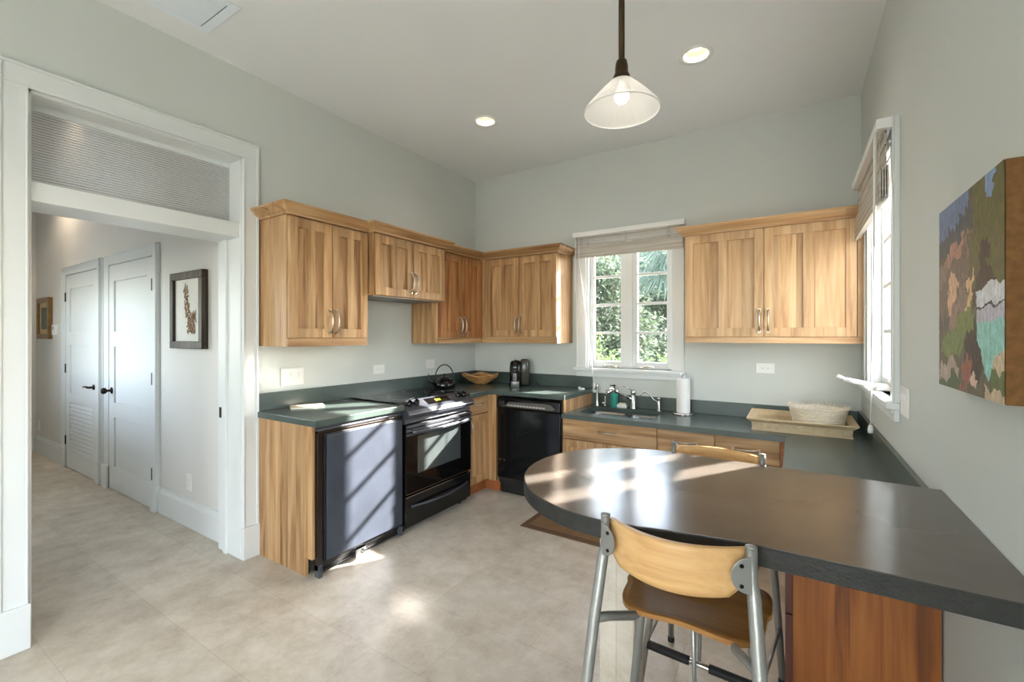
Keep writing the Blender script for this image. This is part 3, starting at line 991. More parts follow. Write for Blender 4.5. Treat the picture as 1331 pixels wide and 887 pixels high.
obj('handle', MB().tube(hp, [.015] * 15, 12, sx=.9), PANELMET, od)
dr = obj('storage_drawer', MB().box(.617, .65, -1.690, -.930, .060, .275), BLACKGLOSS, rg, .004)
hp = []
for i in range(15):
    f = i / 14 * 2 - 1
    hp.append((.655 + .03 * (1 - f * f), -1.31 + f * .33, .198 - .012 * (1 - f * f)))
obj('handle', MB().tube(hp, [.010] * 15, 10), PANELMET, dr)
obj('drawer_edge', MB().box(.648, .653, -1.69, -.93, .268, .274), CHROME, dr)
obj('reflection_strip', MB().box(.655, .6575, -1.69, -.93, .292, .296), M('brass toned reflection strip', (120, 96, 60), .3, .8), od)  # warm strip of colour standing in for a reflection on the oven door

# ---- corner base cabinet and counters
r = thing('base_cabinet', 'narrow wood base cabinet with one drawer and door in the corner right of the range', 'base cabinet', (.3, -.6, 0))
TLb = frame_of('left', .59)
obj('body', MB().box(.02, .59, -.922, -.02, .112, .902).box(.59, .696, -.598, -.02, .112, .902), WOODZ, r, .001)
obj('toe_kick', MB().box(.02, .535, -.922, -.55, 0, .112).box(.535, .70, -.55, -.53, 0, .112), TOEWOOD, r)
drawer_front(r, TLb, -.920, -.612, .742, .896, WOODY, .13)
panel_door(r, TLb, -.920, -.612, .125, .736, WOODZ, (-.893, .63, .13, True), st=.056, panels=1)
obj('corner_stile', bx(.592, .698, -.612, -.598, .112, .902), WOODZ, r, .001)

dw = thing('dishwasher', 'black dishwasher under the high counter left of the sink', 'dishwasher', (1.03, -.3, 0))
obj('body', bx(.712, 1.352, -.585, -.03, .10, .888), BLACK, dw, .003)
dd = obj('door', bx(.716, 1.350, -.615, -.587, .155, .785), BLACKGLOSS, dw, .006)
cpn = obj('control_panel', MB().prism([(-.587, .785), (-.622, .788), (-.628, .80), (-.622, .872), (-.610, .885), (-.587, .885)], .716, 1.350, 'x'), BLACKGLOSS, dw, .003)
obj('control_bezel', MB().prism([(.80, .806), (1.29, .806), (1.312, .818), (1.27, .852), (1.20, .858), (.84, .850)], -.631, -.626, 'y'), M('grey control bezel', (96, 92, 88), .35, .3), cpn, .001)
BTN = M('pale buttons', (190, 186, 180), .4)
for i in range(12):
    obj('button', MB().box(.84 + .032 * i, .862 + .032 * i, -.635, -.630, .816, .826), BTN, cpn)
obj('latch_handle', MB().box(.74, .80, -.64, -.622, .80, .856), BLACK, cpn, .006)
obj('kick_plate', bx(.716, 1.350, -.545, -.53, .0, .15), BLACK, dw)
obj('door_badge', MB().box(.735, .765, -.6165, -.6145, .318, .324), CHROME, dd)
obj('door_emblem', MB().box(.785, .80, -.6165, -.6145, .312, .328), CHROME, dd)

r = thing('wood_side_panel', 'upright wood panel closing the raised counter right of the dishwasher', 'cabinet panel', (1.382, -.3, .7955))
obj('panel', bx(1.374, 1.391, -.612, -.001, .7955, .902), WOODZ, r, .001)

o = obj('worktop', MB().prism([(.001, -2.405), (.645, -2.405), (.645, -1.695), (.001, -1.695)], .9025, .9415), SLATE, None, .003)
tag(o, 'dark slate worktop over the fridge, with a booklet on it', 'worktop')
o = obj('worktop', MB().prism([(.001, -.925), (.645, -.925), (.645, -.624), (1.393, -.624), (1.393, -.001), (.001, -.001)], .9025, .9415), SLATE, None, .003)
tag(o, 'L-shaped dark slate worktop in the corner, above the dishwasher', 'worktop')
tag(obj('backsplash', bx(.0005, .020, -2.405, -.001, .942, 1.057), SLATE, None, .002), 'dark slate upstand along the left wall behind the range', 'backsplash')
tag(obj('backsplash', bx(.0205, 1.393, -.020, -.0005, .942, 1.057), SLATE, None, .002), 'dark slate upstand on the back wall behind the coffee machine', 'backsplash')

# ---- sink run (lower)
r = thing('base_cabinet', 'wide wood sink cabinet with a long drawer front over two doors', 'base cabinet', (1.75, -.3, 0))
TS = frame_of('back', -.58)
obj('body', MB().box(1.366, 2.143, -.58, -.54, .10, .755).box(1.366, 1.384, -.54, -.02, .10, .755).box(2.127, 2.143, -.54, -.02, .10, .755).box(1.384, 2.127, -.54, -.02, .10, .12), WOODX, r, .001)
obj('toe_kick', bx(1.394, 2.143, -.53, -.51, 0, .10), TOEWOOD, r)
drawer_front(r, TS, 1.366, 2.142, .588, .748, WOODX, .15)
panel_door(r, TS, 1.366, 1.752, .115, .582, WOODZ, (1.72, .47, .14, True), panels=1)
panel_door(r, TS, 1.754, 2.142, .115, .582, WOODZ, (1.785, .47, .14, True), panels=1)
r = thing('base_cabinet', 'wood drawer cabinet between the sink cabinet and the corner return', 'base cabinet', (2.55, -.3, 0))
obj('body', bx(2.145, 2.955, -.58, -.02, .10, .755), WOODX, r, .001)
obj('toe_kick', bx(2.145, 2.955, -.53, -.51, 0, .10), TOEWOOD, r)
for u0, u1 in ((2.146, 2.538), (2.540, 2.932)):
    drawer_front(r, TS, u0, u1, .588, .748, WOODX, .15)
    drawer_front(r, TS, u0, u1, .352, .582, WOODX, .15)
    drawer_front(r, TS, u0, u1, .115, .346, WOODX, .15)
obj('corner_stile', bx(2.934, 2.956, -.598, -.58, .10, .755), TOEWOOD, r, .001)
# leg along the right wall
r = thing('base_cabinet', 'wood drawer cabinet under the worktop along the right wall', 'base cabinet', (3.2, -1.35, 0))
obj('body', bx(3.01, 3.40, -2.068, -.64, .10, .755), WOODZ, r, .001)
obj('toe_kick', bx(3.05, 3.07, -2.07, -.64, 0, .10), TOEWOOD, r)
TG = frame_of('leg', 3.008)
for u0, u1 in ((-2.068, -1.38), (-1.378, -.66)):
    for za, zb in ((.45, .748), (.112, .444)):
        obj('drawer', tbx(MB(), TG, u0 + .0015, u1 - .0015, 0, .024, za, zb), REDWOOD if u0 < -2 else WOODY, r, .0015)
r = thing('peninsula_panel', 'orange brown figured wood panel under the bar counter, against the right wall', 'wood panel', (3.2, -2.082, 0))
obj('panel', bx(3.008, 3.404, -2.092, -2.073, 0.0, .899), BWOOD, r, .001)
obj('edge_strip', bx(2.984, 3.0075, -2.092, -2.073, .435, .899), REDWOOD, r)
obj('edge_strip', bx(2.984, 3.0075, -2.092, -2.073, .0, .43), REDWOOD, r)

# worktop with sink cutouts
SX0, SX1, SY0, SY1 = 1.475, 2.065, -.49, -.135
XD = 1.79
mb = MB()
zz = (.756, .7945)
mb.box(1.372, 3.409, -.12, -.001, *zz).box(1.372, 3.409, -.638, -.503, *zz)
mb.box(1.372, 1.463, -.503, -.12, *zz).box(2.077, 3.409, -.503, -.12, *zz)
mb.box(2.962, 3.409, -2.070, -.638, *zz)
bmesh.ops.remove_doubles(mb.b, verts=mb.b.verts[:], dist=1e-5)
o = obj('worktop', mb, SLATE, None)
tag(o, 'lower dark slate worktop holding the sink and running along the right wall', 'worktop')
tag(obj('backsplash', bx(1.394, 3.3885, -.020, -.0005, .795, .905), SLATE, None, .002), 'low dark slate upstand behind the sink', 'backsplash')
tag(obj('backsplash', bx(3.389, 3.4095, -1.93, -.0005, .795, .910), SLATE, None, .002), 'low dark slate upstand along the right wall', 'backsplash')

sk_ = thing('sink', 'double-bowl steel sink set below the lower worktop', 'sink', (1.77, -.31, .57))


def bowl(x0, x1, y0, y1, zt, dep, name):
    mb = MB()
    def ring(x0, x1, y0, y1, r, z, n=5):
        pts = []
        for cx_, cy_, a0 in ((x1 - r, y1 - r, 0), (x0 + r, y1 - r, 90), (x0 + r, y0 + r, 180), (x1 - r, y0 + r, 270)):
            for k in range(n + 1):
                a = math.radians(a0 + 90 * k / n)
                pts.append((cx_ + r * math.cos(a), cy_ + r * math.sin(a), z))
        return pts
    loops = [ring(x0 - .012, x1 + .012, y0 - .012, y1 + .012, .05, zt), ring(x0, x1, y0, y1, .05, zt), ring(x0 + .004, x1 - .004, y0 + .004, y1 - .004, .05, zt - .02),
             ring(x0 + .012, x1 - .012, y0 + .012, y1 - .012, .05, zt - dep + .03), ring(x0 + .04, x1 - .04, y0 + .04, y1 - .04, .04, zt - dep)]
    V = [[mb.b.verts.new(p) for p in l] for l in loops]
    n = len(V[0])
    for A, B in zip(V, V[1:]):
        for k in range(n):
            f = mb.b.faces.new((A[k], A[(k + 1) % n], B[(k + 1) % n], B[k])); f.smooth = True
    mb.b.faces.new(V[-1])
    o_ = obj(name, mb, STEEL, sk_)
    md = o_.modifiers.new('thickness', 'SOLIDIFY'); md.thickness = .0015; md.offset = -1
    cx_, cy_ = (x0 + x1) / 2, (y0 + y1) / 2
    obj('drain', MB().lathe([(.04, zt - dep + .0005), (.04, zt - dep + .004), (.03, zt - dep + .002), (0, zt - dep + .002)], (cx_, cy_, 0), 20), CHROME, o_)


bowl(1.478, 1.782, -.488, -.138, .7555, .17, 'basin')
bowl(1.812, 2.062, -.488, -.138, .7555, .14, 'basin')
obj('sink_divider', bx(1.7945, 1.7995, -.50, -.123, .66, .7555), STEEL, sk_)

# ------------------------------------------------------------------ bar
def bar_outline():
    pts = [(3.409, -2.805), (3.409, -2.066), (2.86, -2.052)]
    cx_, cy_, rx_, ry_ = 2.575, -2.452, .413, .414
    a0, a1 = 78, 288
    for k in range(49):
        a = math.radians(a0 + (a1 - a0) * k / 48)
        pts.append((cx_ + rx_ * math.cos(a), cy_ + ry_ * math.sin(a)))
    pts += [(2.80, -2.824), (2.90, -2.806)]
    return pts


mb = MB()
ol = bar_outline()
for zz_ in (.9005, .95):
    V = [mb.b.verts.new((x_, y_, zz_)) for x_, y_ in ol]
    n = len(V)
    cv = mb.b.verts.new((2.575, -2.452, zz_))
    mb.b.faces.new((V[0], V[1], V[2], cv, V[n - 2], V[n - 1]))
    for k in range(2, n - 2):
        mb.b.faces.new((V[k], V[k + 1], cv))
    if zz_ < .91: LO = V
for k in range(n):
    mb.b.faces.new((LO[k], LO[(k + 1) % n], V[(k + 1) % n], V[k]))
ed = MB()
def grown(d):
    res_ = []
    for k in range(len(ol)):
        a_, b_, c_ = Vector(ol[k - 1]), Vector(ol[k]), Vector(ol[(k + 1) % len(ol)])
        n1_ = Vector(((b_ - a_).y, -(b_ - a_).x)).normalized(); n2_ = Vector(((c_ - b_).y, -(c_ - b_).x)).normalized()
        q_ = (n1_ + n2_).normalized()
        res_.append(b_ - q_ * d if d else b_)
    return res_
O1, O2 = grown(.0), grown(-.0025)
if (O2[20] - Vector((2.575, -2.452))).length < (O1[20] - Vector((2.575, -2.452))).length: O2 = grown(.0025)
for p_ in O2: p_.x = min(p_.x, 3.4095)
n = len(ol)
rg_ = [[ed.b.verts.new((q_.x, q_.y, z_)) for q_ in O_] for O_, z_ in ((O1, .9005), (O2, .902), (O2, .9445), (O1, .948))]
for A, B in zip(rg_, rg_[1:] + rg_[:1]):
    for k in range(n):
        ed.b.faces.new((A[k], A[(k + 1) % n], B[(k + 1) % n], B[k]))
bar_o = obj('bar_counter', mb, BAR, None, .002)
obj('rough_edge', ed, BAREDGE, bar_o)['label'] = 'rough dark chiselled edge'
tag(bar_o, 'long brown grey stone bar counter with a rounded end', 'bar counter')
mb = MB().box(2.42, 2.543, -2.47, -2.355, 0.0, .8995)
tag(obj('pillar', mb, PILLAR, None, .003), 'slim limestone pillar carrying the rounded end of the bar', 'pillar')


# ------------------------------------------------------------------ stools
def make_stool(label):
    """front faces local +y; backrest at local -y"""
    r = thing('bar_stool', label, 'bar stool', (0, 0, 0), 'bar stools at the stone bar')
    yb = -.235
    zt = .972
    def post(sx):
        return [(sx * .168, yb, zt), (sx * .169, yb, .90), (sx * .174, yb - .004, .865), (sx * .186, yb - .032, .72), (sx * .205, yb - .075, .45), (sx * .226, yb - .155, .012)]
    for sx in (-1, 1):
        lg = obj('leg', MB().tube(post(sx), [.0105, .0105, .0125, .013, .0125, .0115], 12, sx=1.15), ALU, r)
        obj('rubber_foot', MB().lathe([(.014, 0), (.016, .004), (.015, .022), (.012, .024)], (sx * .226, yb - .155, 0), 12), RUBBER, lg)
        obj('post_cap', MB().lathe([(.0125, zt), (.0125, zt + .003), (.006, zt + .006), (0, zt + .0065)], (sx * .168, yb, 0), 12), ALU, lg)
    for sx in (-1, 1):
        pts = [(sx * .135, .02, .655), (sx * .150, .03, .60), (sx * .172, .045, .42), (sx * .20, .065, .20), (sx * .222, .08, .012)]
        lg = obj('leg', MB().tube(pts, [.0125, .013, .0125, .012, .0115], 12), ALU, r)
        obj('rubber_foot', MB().lathe([(.014, 0), (.016, .004), (.015, .022), (.012, .024)], (sx * .222, .08, 0), 12), RUBBER, lg)
    # seat bearer: bent tubes from the rear legs in under the seat
    for sx in (-1, 1):
        obj('seat_bearer', MB().tube([(sx * .184, yb - .03, .715), (sx * .165, yb + .02, .700), (sx * .125, yb + .10, .672), (sx * .11, yb + .18, .660), (sx * .12, -.01, .658), (sx * .135, .02, .655)], .0125, 10, sx=.8), ALU, r)
    obj('seat_cross_bar', MB().tube([(-.135, .02, .655), (0, .025, .650), (.135, .02, .655)], .011, 10), ALU, r)
    # footrest at the front with ribbed rubber sleeves
    fz, fy = .255, .062
    ft = obj('footrest', MB().tube([(-.197, fy, fz), (.197, fy, fz)], .0105, 10), CHROME, r)
    for sx in (-1, 1):
        sl = MB()
        rr = []; pp = []
        for i in range(35):
            pp.append((sx * (.035 + .150 * i / 34), fy, fz)); rr.append(.0145 if i % 2 else .0165)
        sl.tube(pp, rr, 10)
        obj('rubber_sleeve', sl, RUBBER, ft)
    obj('strut', MB().tube([(0, fy - .004, fz), (0, .022, .645)], .0065, 8), ALU, r)
    for sx in (-1, 1):
        obj('side_stretcher', MB().tube([(sx * .2185, yb - .112, .25), (sx * .196, .060, .25)], .0065, 8), ALU, r)
    # backrest
    def bfn(u, v):
        s_ = u * 2 - 1
        zb = .862 + .010 * (1 - s_ * s_) * -1 + .030 * max(0, abs(s_) - .8) / .2
        z = zb + (zt - .006 - zb) * v
        return (s_ * .160, yb + .006 - .062 * (1 - s_ * s_), z)
    obj('backrest', MB().grid(bfn, 28, 8, .012), BEECH, r)
    for sx in (-1, 1):
        pl = MB()
        n = 16
        poly = [(0, -.042)]
        for k in range(n + 1):
            a = -PI / 2 + PI * k / n
            poly.append((-.004 - .040 * math.cos(a), .040 * math.sin(a)))
        poly.append((0, .042))
        ax = Vector((-sx, -.52, 0)).normalized()
        nn = Vector((-ax.y * sx, ax.x * sx, 0)).normalized()
        if nn.y > 0: nn = -nn
        base = Vector((sx * .163, yb - .004, .918))
        lo = [base + ax * (-p[0]) + Vector((0, 0, p[1])) + nn * .0135 for p in poly]
        hi = [p + nn * .004 for p in lo]
        A = [pl.b.verts.new(p) for p in lo]; B = [pl.b.verts.new(p) for p in hi]
        pl.b.faces.new(A); pl.b.faces.new(B[::-1])
        for k in range(len(A)):
            pl.b.faces.new((A[k], A[(k + 1) % len(A)], B[(k + 1) % len(A)], B[k]))
        pt = obj('bracket_plate', pl, ALU, r, .001)
        sc = MB()
        for dz in (-.022, .022):
            q = base + ax * .022 + Vector((0, 0, dz)) + nn * .0175
            sc.tube([q, q + nn * .002], .0045, 10)
        obj('screw', sc, DKBRONZE, pt)
    # seat shell
    NS = 26
    def rad(th):
        c_, s_ = math.cos(th), math.sin(th)
        ax = .195 if s_ > 0 else .188
        return 1.0 / ((abs(c_) / ax) ** 4.2 + (abs(s_) / .165) ** 4.2) ** (1 / 4.2)
    st = MB()
    def P(th, f):
        rr = rad(th) * f
        x, y = rr * math.cos(th), rr * math.sin(th)
        yn = y / .165
        xw = x * (1 + .04 * yn)
        z = .682 - .012 * math.exp(-((xw / .12) ** 2)) * max(0, 1 - abs(yn) * 1.2) + .016 * math.exp(-((xw / .11) ** 2)) * max(0, -yn) ** 2 + .010 * (abs(xw) / .2) ** 2 * max(0, yn + .2) - .02 * max(0, yn - .4) ** 2
        return Vector((xw, y + .028, z))
    NT = 64; NR = 10
    tops = [[st.b.verts.new(P(2 * PI * k / NT, max(.02, j / NR))) for k in range(NT)] for j in range(NR + 1)]
    bots = [[st.b.verts.new(P(2 * PI * k / NT, max(.02, j / NR)) - Vector((0, 0, .012))) for k in range(NT)] for j in range(NR + 1)]
    for G in (tops, bots):
        for j in range(NR):
            for k in range(NT):
                f = st.b.faces.new((G[j][k], G[j][(k + 1) % NT], G[j + 1][(k + 1) % NT], G[j + 1][k])); f.smooth = True
        st.b.faces.new(G[0])
    for k in range(NT):
        st.b.faces.new((tops[NR][k], tops[NR][(k + 1) % NT], bots[NR][(k + 1) % NT], bots[NR][k]))
    obj('seat', st, SEAT_SHADED, r)
    return r


st1 = make_stool('beech and grey tube bar stool on the near side of the bar, seen from behind')
st1.location = (2.765, -2.648, 0)
st1.rotation_euler = (0, 0, 0)
st2 = copy_tree(st1)
st2['label'] = 'beech and grey tube bar stool tucked in on the sink side of the bar'
st2.location = (2.725, -2.215, 0)
st2.rotation_euler = (0, 0, PI + math.radians(-3))

# ------------------------------------------------------------------ floor mat
MAT_ = M('brown woven mat', (122, 94, 66), .9, var=.12, scale=14, bump=.4, bscale=220)
MATB = M('brown mat border', (96, 72, 50), .9, var=.1, scale=14)
r = thing('floor_mat', 'brown woven floor mat in front of the sink cabinets', 'floor mat', (1.67, -.87, 0))
obj('border', bx(1.255, 2.10, -1.105, -.64, .001, .009), MATB, r, .003)
obj('field', bx(1.305, 2.05, -1.055, -.69, .009, .011), MAT_, r)

# ------------------------------------------------------------------ ceiling fittings
def downlight(x, y, label, group='recessed ceiling lights', power=DOWNLIGHT_W, zc=H):
    r = thing('downlight', label, 'ceiling light', (x, y, zc), group)
    obj('trim_ring', MB().lathe([(.101, zc - .0008), (.100, zc - .004), (.080, zc - .007), (.0715, zc - .003), (.0685, zc + .004)], (x, y, 0), 40, cap=False), WHITE, r)
    obj('reflector', MB().lathe([(.0685, zc + .003), (.060, zc + .03), (.052, zc + .055)], (x, y, 0), 40, cap=False), REFL, r)
    obj('lens', MB().lathe([(.0525, zc + .054), (.03, zc + .051), (0, zc + .050)], (x, y, 0), 32, cap=False), LENS, r)
    ld = bpy.data.lights.new('downlight_lamp', 'SPOT')
    ld.energy = power; ld.spot_size = math.radians(150); ld.spot_blend = .6; ld.shadow_soft_size = .04
    ld.color = (1.0, .80, .58) if x < 0 else (1.0, .87, .72)
    lo = bpy.data.objects.new('downlight_lamp', ld); COL.objects.link(lo)
    lo.parent = r; lo.location = (0, 0, .044)
    return r


REFL = M('cream lamp reflector', (236, 226, 206), .35, var=.01)
LENS = emit('lit lamp lens', (255, 240, 214), 1.2)
downlight(.923, -1.09, 'lit recessed ceiling light over the range side')
downlight(2.502, -1.089, 'lit recessed ceiling light right of the pendant')
downlight(.923, -4.6, 'added unseen ceiling light behind the camera, on the left, for fill')  # lamp added out of view to brighten the room
downlight(2.502, -4.6, 'added unseen ceiling light behind the camera, on the right, for fill')  # second added lamp, unseen, also there for brightness
downlight(-3.72, -2.66, 'lit recessed ceiling light in the hall', 'recessed ceiling lights', HALL_W)

# pendant
px, py = 2.412, -2.205
r = thing('pendant_lamp', 'bronze stem pendant with a ribbed white glass cone shade over the bar', 'pendant lamp', (px, py, 2.36))
obj('stem', MB().tube([(px, py, 2.565), (px, py, 3.135)], .0125, 12), BRONZE, r)
obj('canopy', MB().lathe([(.06, H - .001), (.06, H - .012), (.03, H - .024), (.014, H - .03)], (px, py, 0), 28), BRONZE, r)
obj('socket', MB().lathe([(.013, 2.578), (.022, 2.568), (.026, 2.545), (.027, 2.52), (.031, 2.512), (.034, 2.506), (.036, 2.492), (.038, 2.484), (.034, 2.480), (.0, 2.480)], (px, py, 0), 24), BRONZE, r)
m, t, b = newmat('ribbed milk glass')
setc(b, (0.9, 0.89, 0.86, 1), .25, 0, .5)
b.inputs['Transmission Weight'].default_value = 0.0
tr_ = t.nodes.new('ShaderNodeBsdfTranslucent'); tr_.inputs[0].default_value = (0.95, 0.93, 0.9, 1)
tp_ = t.nodes.new('ShaderNodeBsdfTransparent'); tp_.inputs[0].default_value = (1, 1, 1, 1)
m1 = t.nodes.new('ShaderNodeMixShader'); m1.inputs[0].default_value = .55
m2 = t.nodes.new('ShaderNodeMixShader'); m2.inputs[0].default_value = .24
t.links.new(b.outputs[0], m1.inputs[1]); t.links.new(tr_.outputs[0], m1.inputs[2])
t.links.new(m1.outputs[0], m2.inputs[1]); t.links.new(tp_.outputs[0], m2.inputs[2])
t.links.new(m2.outputs[0], t.nodes['Material Output'].inputs[0])
sh = MB()
NS = 144
rings = []
prof = [(.032, 2.492), (.045, 2.484), (.075, 2.455), (.105, 2.423), (.135, 2.389), (.148, 2.373), (.151, 2.366), (.1505, 2.361)]
for j, (rr, z) in enumerate(prof):
    ring = []
    for k in range(NS):
        a = 2 * PI * k / NS
        q = rr + (.0011 if k % 2 else 0) * (1 if 0 < j < 6 else 0)
        ring.append(sh.b.verts.new((px + q * math.cos(a), py + q * math.sin(a), z)))
    rings.append(ring)
for A, B in zip(rings, rings[1:]):
    for k in range(NS):
        f = sh.b.faces.new((A[k], A[(k + 1) % NS], B[(k + 1) % NS], B[k])); f.smooth = False
shade = obj('lamp_shade', sh, m, r)
obj('shade_rim', MB().tube([(px + .1508 * math.cos(2 * PI * k / 48), py + .1508 * math.sin(2 * PI * k / 48), 2.362) for k in range(48)], .0028, 6, closed=True), WHITE, shade)
obj('bulb', MB().lathe([(.0, 2.395), (.018, 2.399), (.029, 2.412), (.031, 2.428), (.025, 2.446), (.016, 2.462), (.013, 2.480)], (px, py, 0), 20), emit('lit bulb', (255, 244, 226), 0.7), r)
ld = bpy.data.lights.new('pendant_light', 'POINT'); ld.energy = PENDANT_W; ld.shadow_soft_size = .03; ld.color = (1, .93, .84)
lo = bpy.data.objects.new('pendant_light', ld); COL.objects.link(lo); lo.parent = r; lo.location = (0, 0, .015)

# ceiling vent
VENTM = M('white painted grille', (228, 236, 244), .5, var=.01)
r = thing('ceiling_vent', 'white louvred air vent in the ceiling above the hallway opening', 'ceiling vent', (.38, -3.10, H))
mb = MB().box(.20, .565, -2.825, -2.78, H - .008, H - .0005).box(.20, .565, -3.43, -3.385, H - .008, H - .0005).box(.20, .24, -3.385, -2.825, H - .008, H - .0005).box(.525, .565, -3.385, -2.825, H - .008, H - .0005)
obj('frame', mb, VENTM, r, .002)
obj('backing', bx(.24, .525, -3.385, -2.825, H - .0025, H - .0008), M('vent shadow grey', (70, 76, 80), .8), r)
mb = MB()
for i in range(19):
    x = .246 + i * .0148
    mb.prism([(x, H - .010), (x + .002, H - .010), (x + .0085, H - .0035), (x + .0065, H - .003)], -3.385, -2.832, 'y')
obj('louvres', mb, VENTM, r)

# ------------------------------------------------------------------ switches and outlets
def plate(T, u0, u1, z0, z1, label, cat, n, group='white wall plates', horiz=False, sw=False):
    name = 'light_switch' if sw else 'power_outlet'
    r = thing(name, label, cat, T((u0 + u1) / 2, 0, (z0 + z1) / 2), group)
    mb = MB(); tbx(mb, T, u0, u1, .0005, .0065, z0, z1)
    obj('cover_plate', mb, WHITE, r, .002)
    for i in range(n):
        uc = u0 + (u1 - u0) * (i + .5) / n
        zc = (z0 + z1) / 2
        if sw:
            k = MB(); tbx(k, T, uc - .016, uc + .016, .0065, .009, zc - .033, zc + .033)
            tbx(k, T, uc - .015, uc + .015, .009, .0115, zc, zc + .032)
            obj('rocker', k, WHITE, r, .001)
        else:
            k = MB(); s1, s2 = (.033, .016) if horiz else (.016, .033)
            tbx(k, T, uc - s1, uc + s1, .0065, .008, zc - s2, zc + s2)
            sk2 = obj('socket_face', k, WHITE, r, .001)
            q = MB()
            for s_ in (-1, 1):
                for d_ in (-.005, .005):
                    if horiz: tbx(q, T, uc + s_ * .019 - .001 + d_, uc + s_ * .019 + .001 + d_, .008, .0083, zc - .004, zc + .004)
                    else: tbx(q, T, uc - .004 + d_ - .001, uc - .004 + d_ + .001, .008, .0083, zc + s_ * .019 - .004, zc + s_ * .019 + .004)
            obj('slot', q, M('socket slot grey', (90, 90, 90), .6), sk2)


TWL = frame_of('left', 0.0); TWB = frame_of('back', 0.0); TWR = frame_of('leg', W); TWH = frame_of('back', -2.44)
plate(TWL, -2.235, -2.065, 1.09, 1.212, 'white triple rocker switch plate on the left wall over the booklet', 'light switch', 3, sw=True)
plate(TWL, -1.43, -1.31, 1.115, 1.195, 'white horizontal outlet on the left wall above the range', 'power outlet', 1, horiz=True)
plate(TWL, -.79, -.67, 1.125, 1.21, 'white horizontal outlet on the left wall above the kettle', 'power outlet', 1, horiz=True)
plate(TWB, 2.755, 2.880, 1.15, 1.228, 'white horizontal outlet below the pale wall cabinet', 'power outlet', 1, horiz=True)
plate(TWR, -1.590, -1.428, 1.10, 1.222, 'white switch plate on the right wall beside the window sill', 'light switch', 2, sw=True)
plate(TWH, -.90, -.82, .27, .395, 'white outlet low on the hall wall near the opening', 'power outlet', 1)
plate(TWH, -4.93, -4.85, .27, .395, 'white outlet low on the far end of the hall wall', 'power outlet', 1)
r = thing('thermostat', 'small white thermostat beside the small gold framed picture', 'thermostat', (-4.19, -2.44, 1.48))
obj('housing', bx(-4.25, -4.13, -2.47, -2.4405, 1.45, 1.57), WHITE, r, .006)
obj('screen', bx(-4.22, -4.18, -2.4712, -2.4698, 1.51, 1.545), M('grey screen', (110, 116, 112), .3), r)

# ------------------------------------------------------------------ pictures
def framed(label, x0, x1, z0, z1, fw, depth, frame_m, mat_m):
    r = thing('framed_picture', label, 'picture', ((x0 + x1) / 2, -2.44, z0))
    y = -2.4405
    prof = [(0, 0)]
    mb = MB()
    for (a, b_, c, d) in ((x0, x1, z0, z0 + fw), (x0, x1, z1 - fw, z1), (x0, x0 + fw, z0 + fw, z1 - fw), (x1 - fw, x1, z0 + fw, z1 - fw)):
        mb.box(a, b_, y - depth, y, c, d)
    obj('frame', mb, frame_m, r, .004)
    obj('mount', bx(x0 + fw - .003, x1 - fw + .003, y - depth * .55, y - .002, z0 + fw - .003, z1 - fw + .003), mat_m, r)
    return r, y - depth * .55


DKFRAME = wood('dark distressed frame', (24, 18, 12), (46, 36, 26), (88, 74, 56), 'z', .45, plank=.02, contrast=.4)
PAPER = M('off white paper', (226, 224, 216), .8, var=.02)
r, yy = framed('dark framed botanical picture of a dried plant on the hall wall', -1.088, -.563, 1.345, 1.92, .055, .045, DKFRAME, PAPER)
pl = MB()
rnd = random.Random(3)
def leafpoly(mb, cx_, cz_, ang, ln, wd, y):
    pts = []
    for k in range(10):
        a = 2 * PI * k / 10
        u, v = ln / 2 * math.cos(a), wd / 2 * math.sin(a)
        pts.append((cx_ + u * math.cos(ang) - v * math.sin(ang), y, cz_ + u * math.sin(ang) + v * math.cos(ang)))
    hi = [(p[0], y - .001, p[2]) for p in pts]
    A = [mb.b.verts.new(p) for p in pts]; B = [mb.b.verts.new(p) for p in hi]
    mb.b.faces.new(B[::-1])
    for k in range(10): mb.b.faces.new((A[k], A[(k + 1) % 10], B[(k + 1) % 10], B[k]))
for i in range(46):
    f = i / 45
    z = 1.47 + f * .34
    x = -.80 - .06 * f + rnd.uniform(-.035, .035)
    leafpoly(pl, x, z, rnd.uniform(.3, 2.6), rnd.uniform(.03, .06), rnd.uniform(.010, .022), yy - .0005 - .00003 * i)
for i in range(26):
    leafpoly(pl, -.735 + rnd.uniform(-.04, .04), 1.47 + rnd.uniform(0, .14), rnd.uniform(1.1, 2.2), rnd.uniform(.04, .08), rnd.uniform(.006, .014), yy - .002 - .00003 * i)
m = M('dried plant brown', (126, 96, 66), .8, var=.45, scale=40)
obj('plant_print', pl, m, r)
GOLD = M('aged gold frame', (128, 96, 54), .4, .4, var=.2, scale=20)
r, yy = framed('small gold and black framed picture at the far end of the hall', -4.83, -4.34, 1.405, 1.895, .06, .04, GOLD, M('tan mount', (196, 170, 130), .8))
obj('print', bx(-4.70, -4.47, yy - .002, yy + .001, 1.52, 1.78), M('grey green print', (96, 102, 92), .7, var=.4, scale=12), r)
r['label'] = 'small gold framed picture at the far end of the hall wall'

# painting on the right wall: deep canvas with daubed colour patches
r = thing('canvas_painting', 'thick unframed abstract landscape canvas on the right wall', 'painting', (3.38, -2.53, 1.306))
BURLAP = M('brown burlap canvas edge', (112, 78, 42), .95, var=.22, scale=60, bump=.5, bscale=300)
XF = 3.356
obj('canvas', bx(XF + .0015, 3.4095, -2.764, -2.300, 1.306, 1.782), BURLAP, r, .002)


def inpoly(x, y, poly):
    c = False
    j = len(poly) - 1
    for i in range(len(poly)):
        xi, yi = poly[i]; xj, yj = poly[j]
        if (yi > y) != (yj > y) and x < (xj - xi) * (y - yi) / (yj - yi) + xi: c = not c
        j = i
    return c


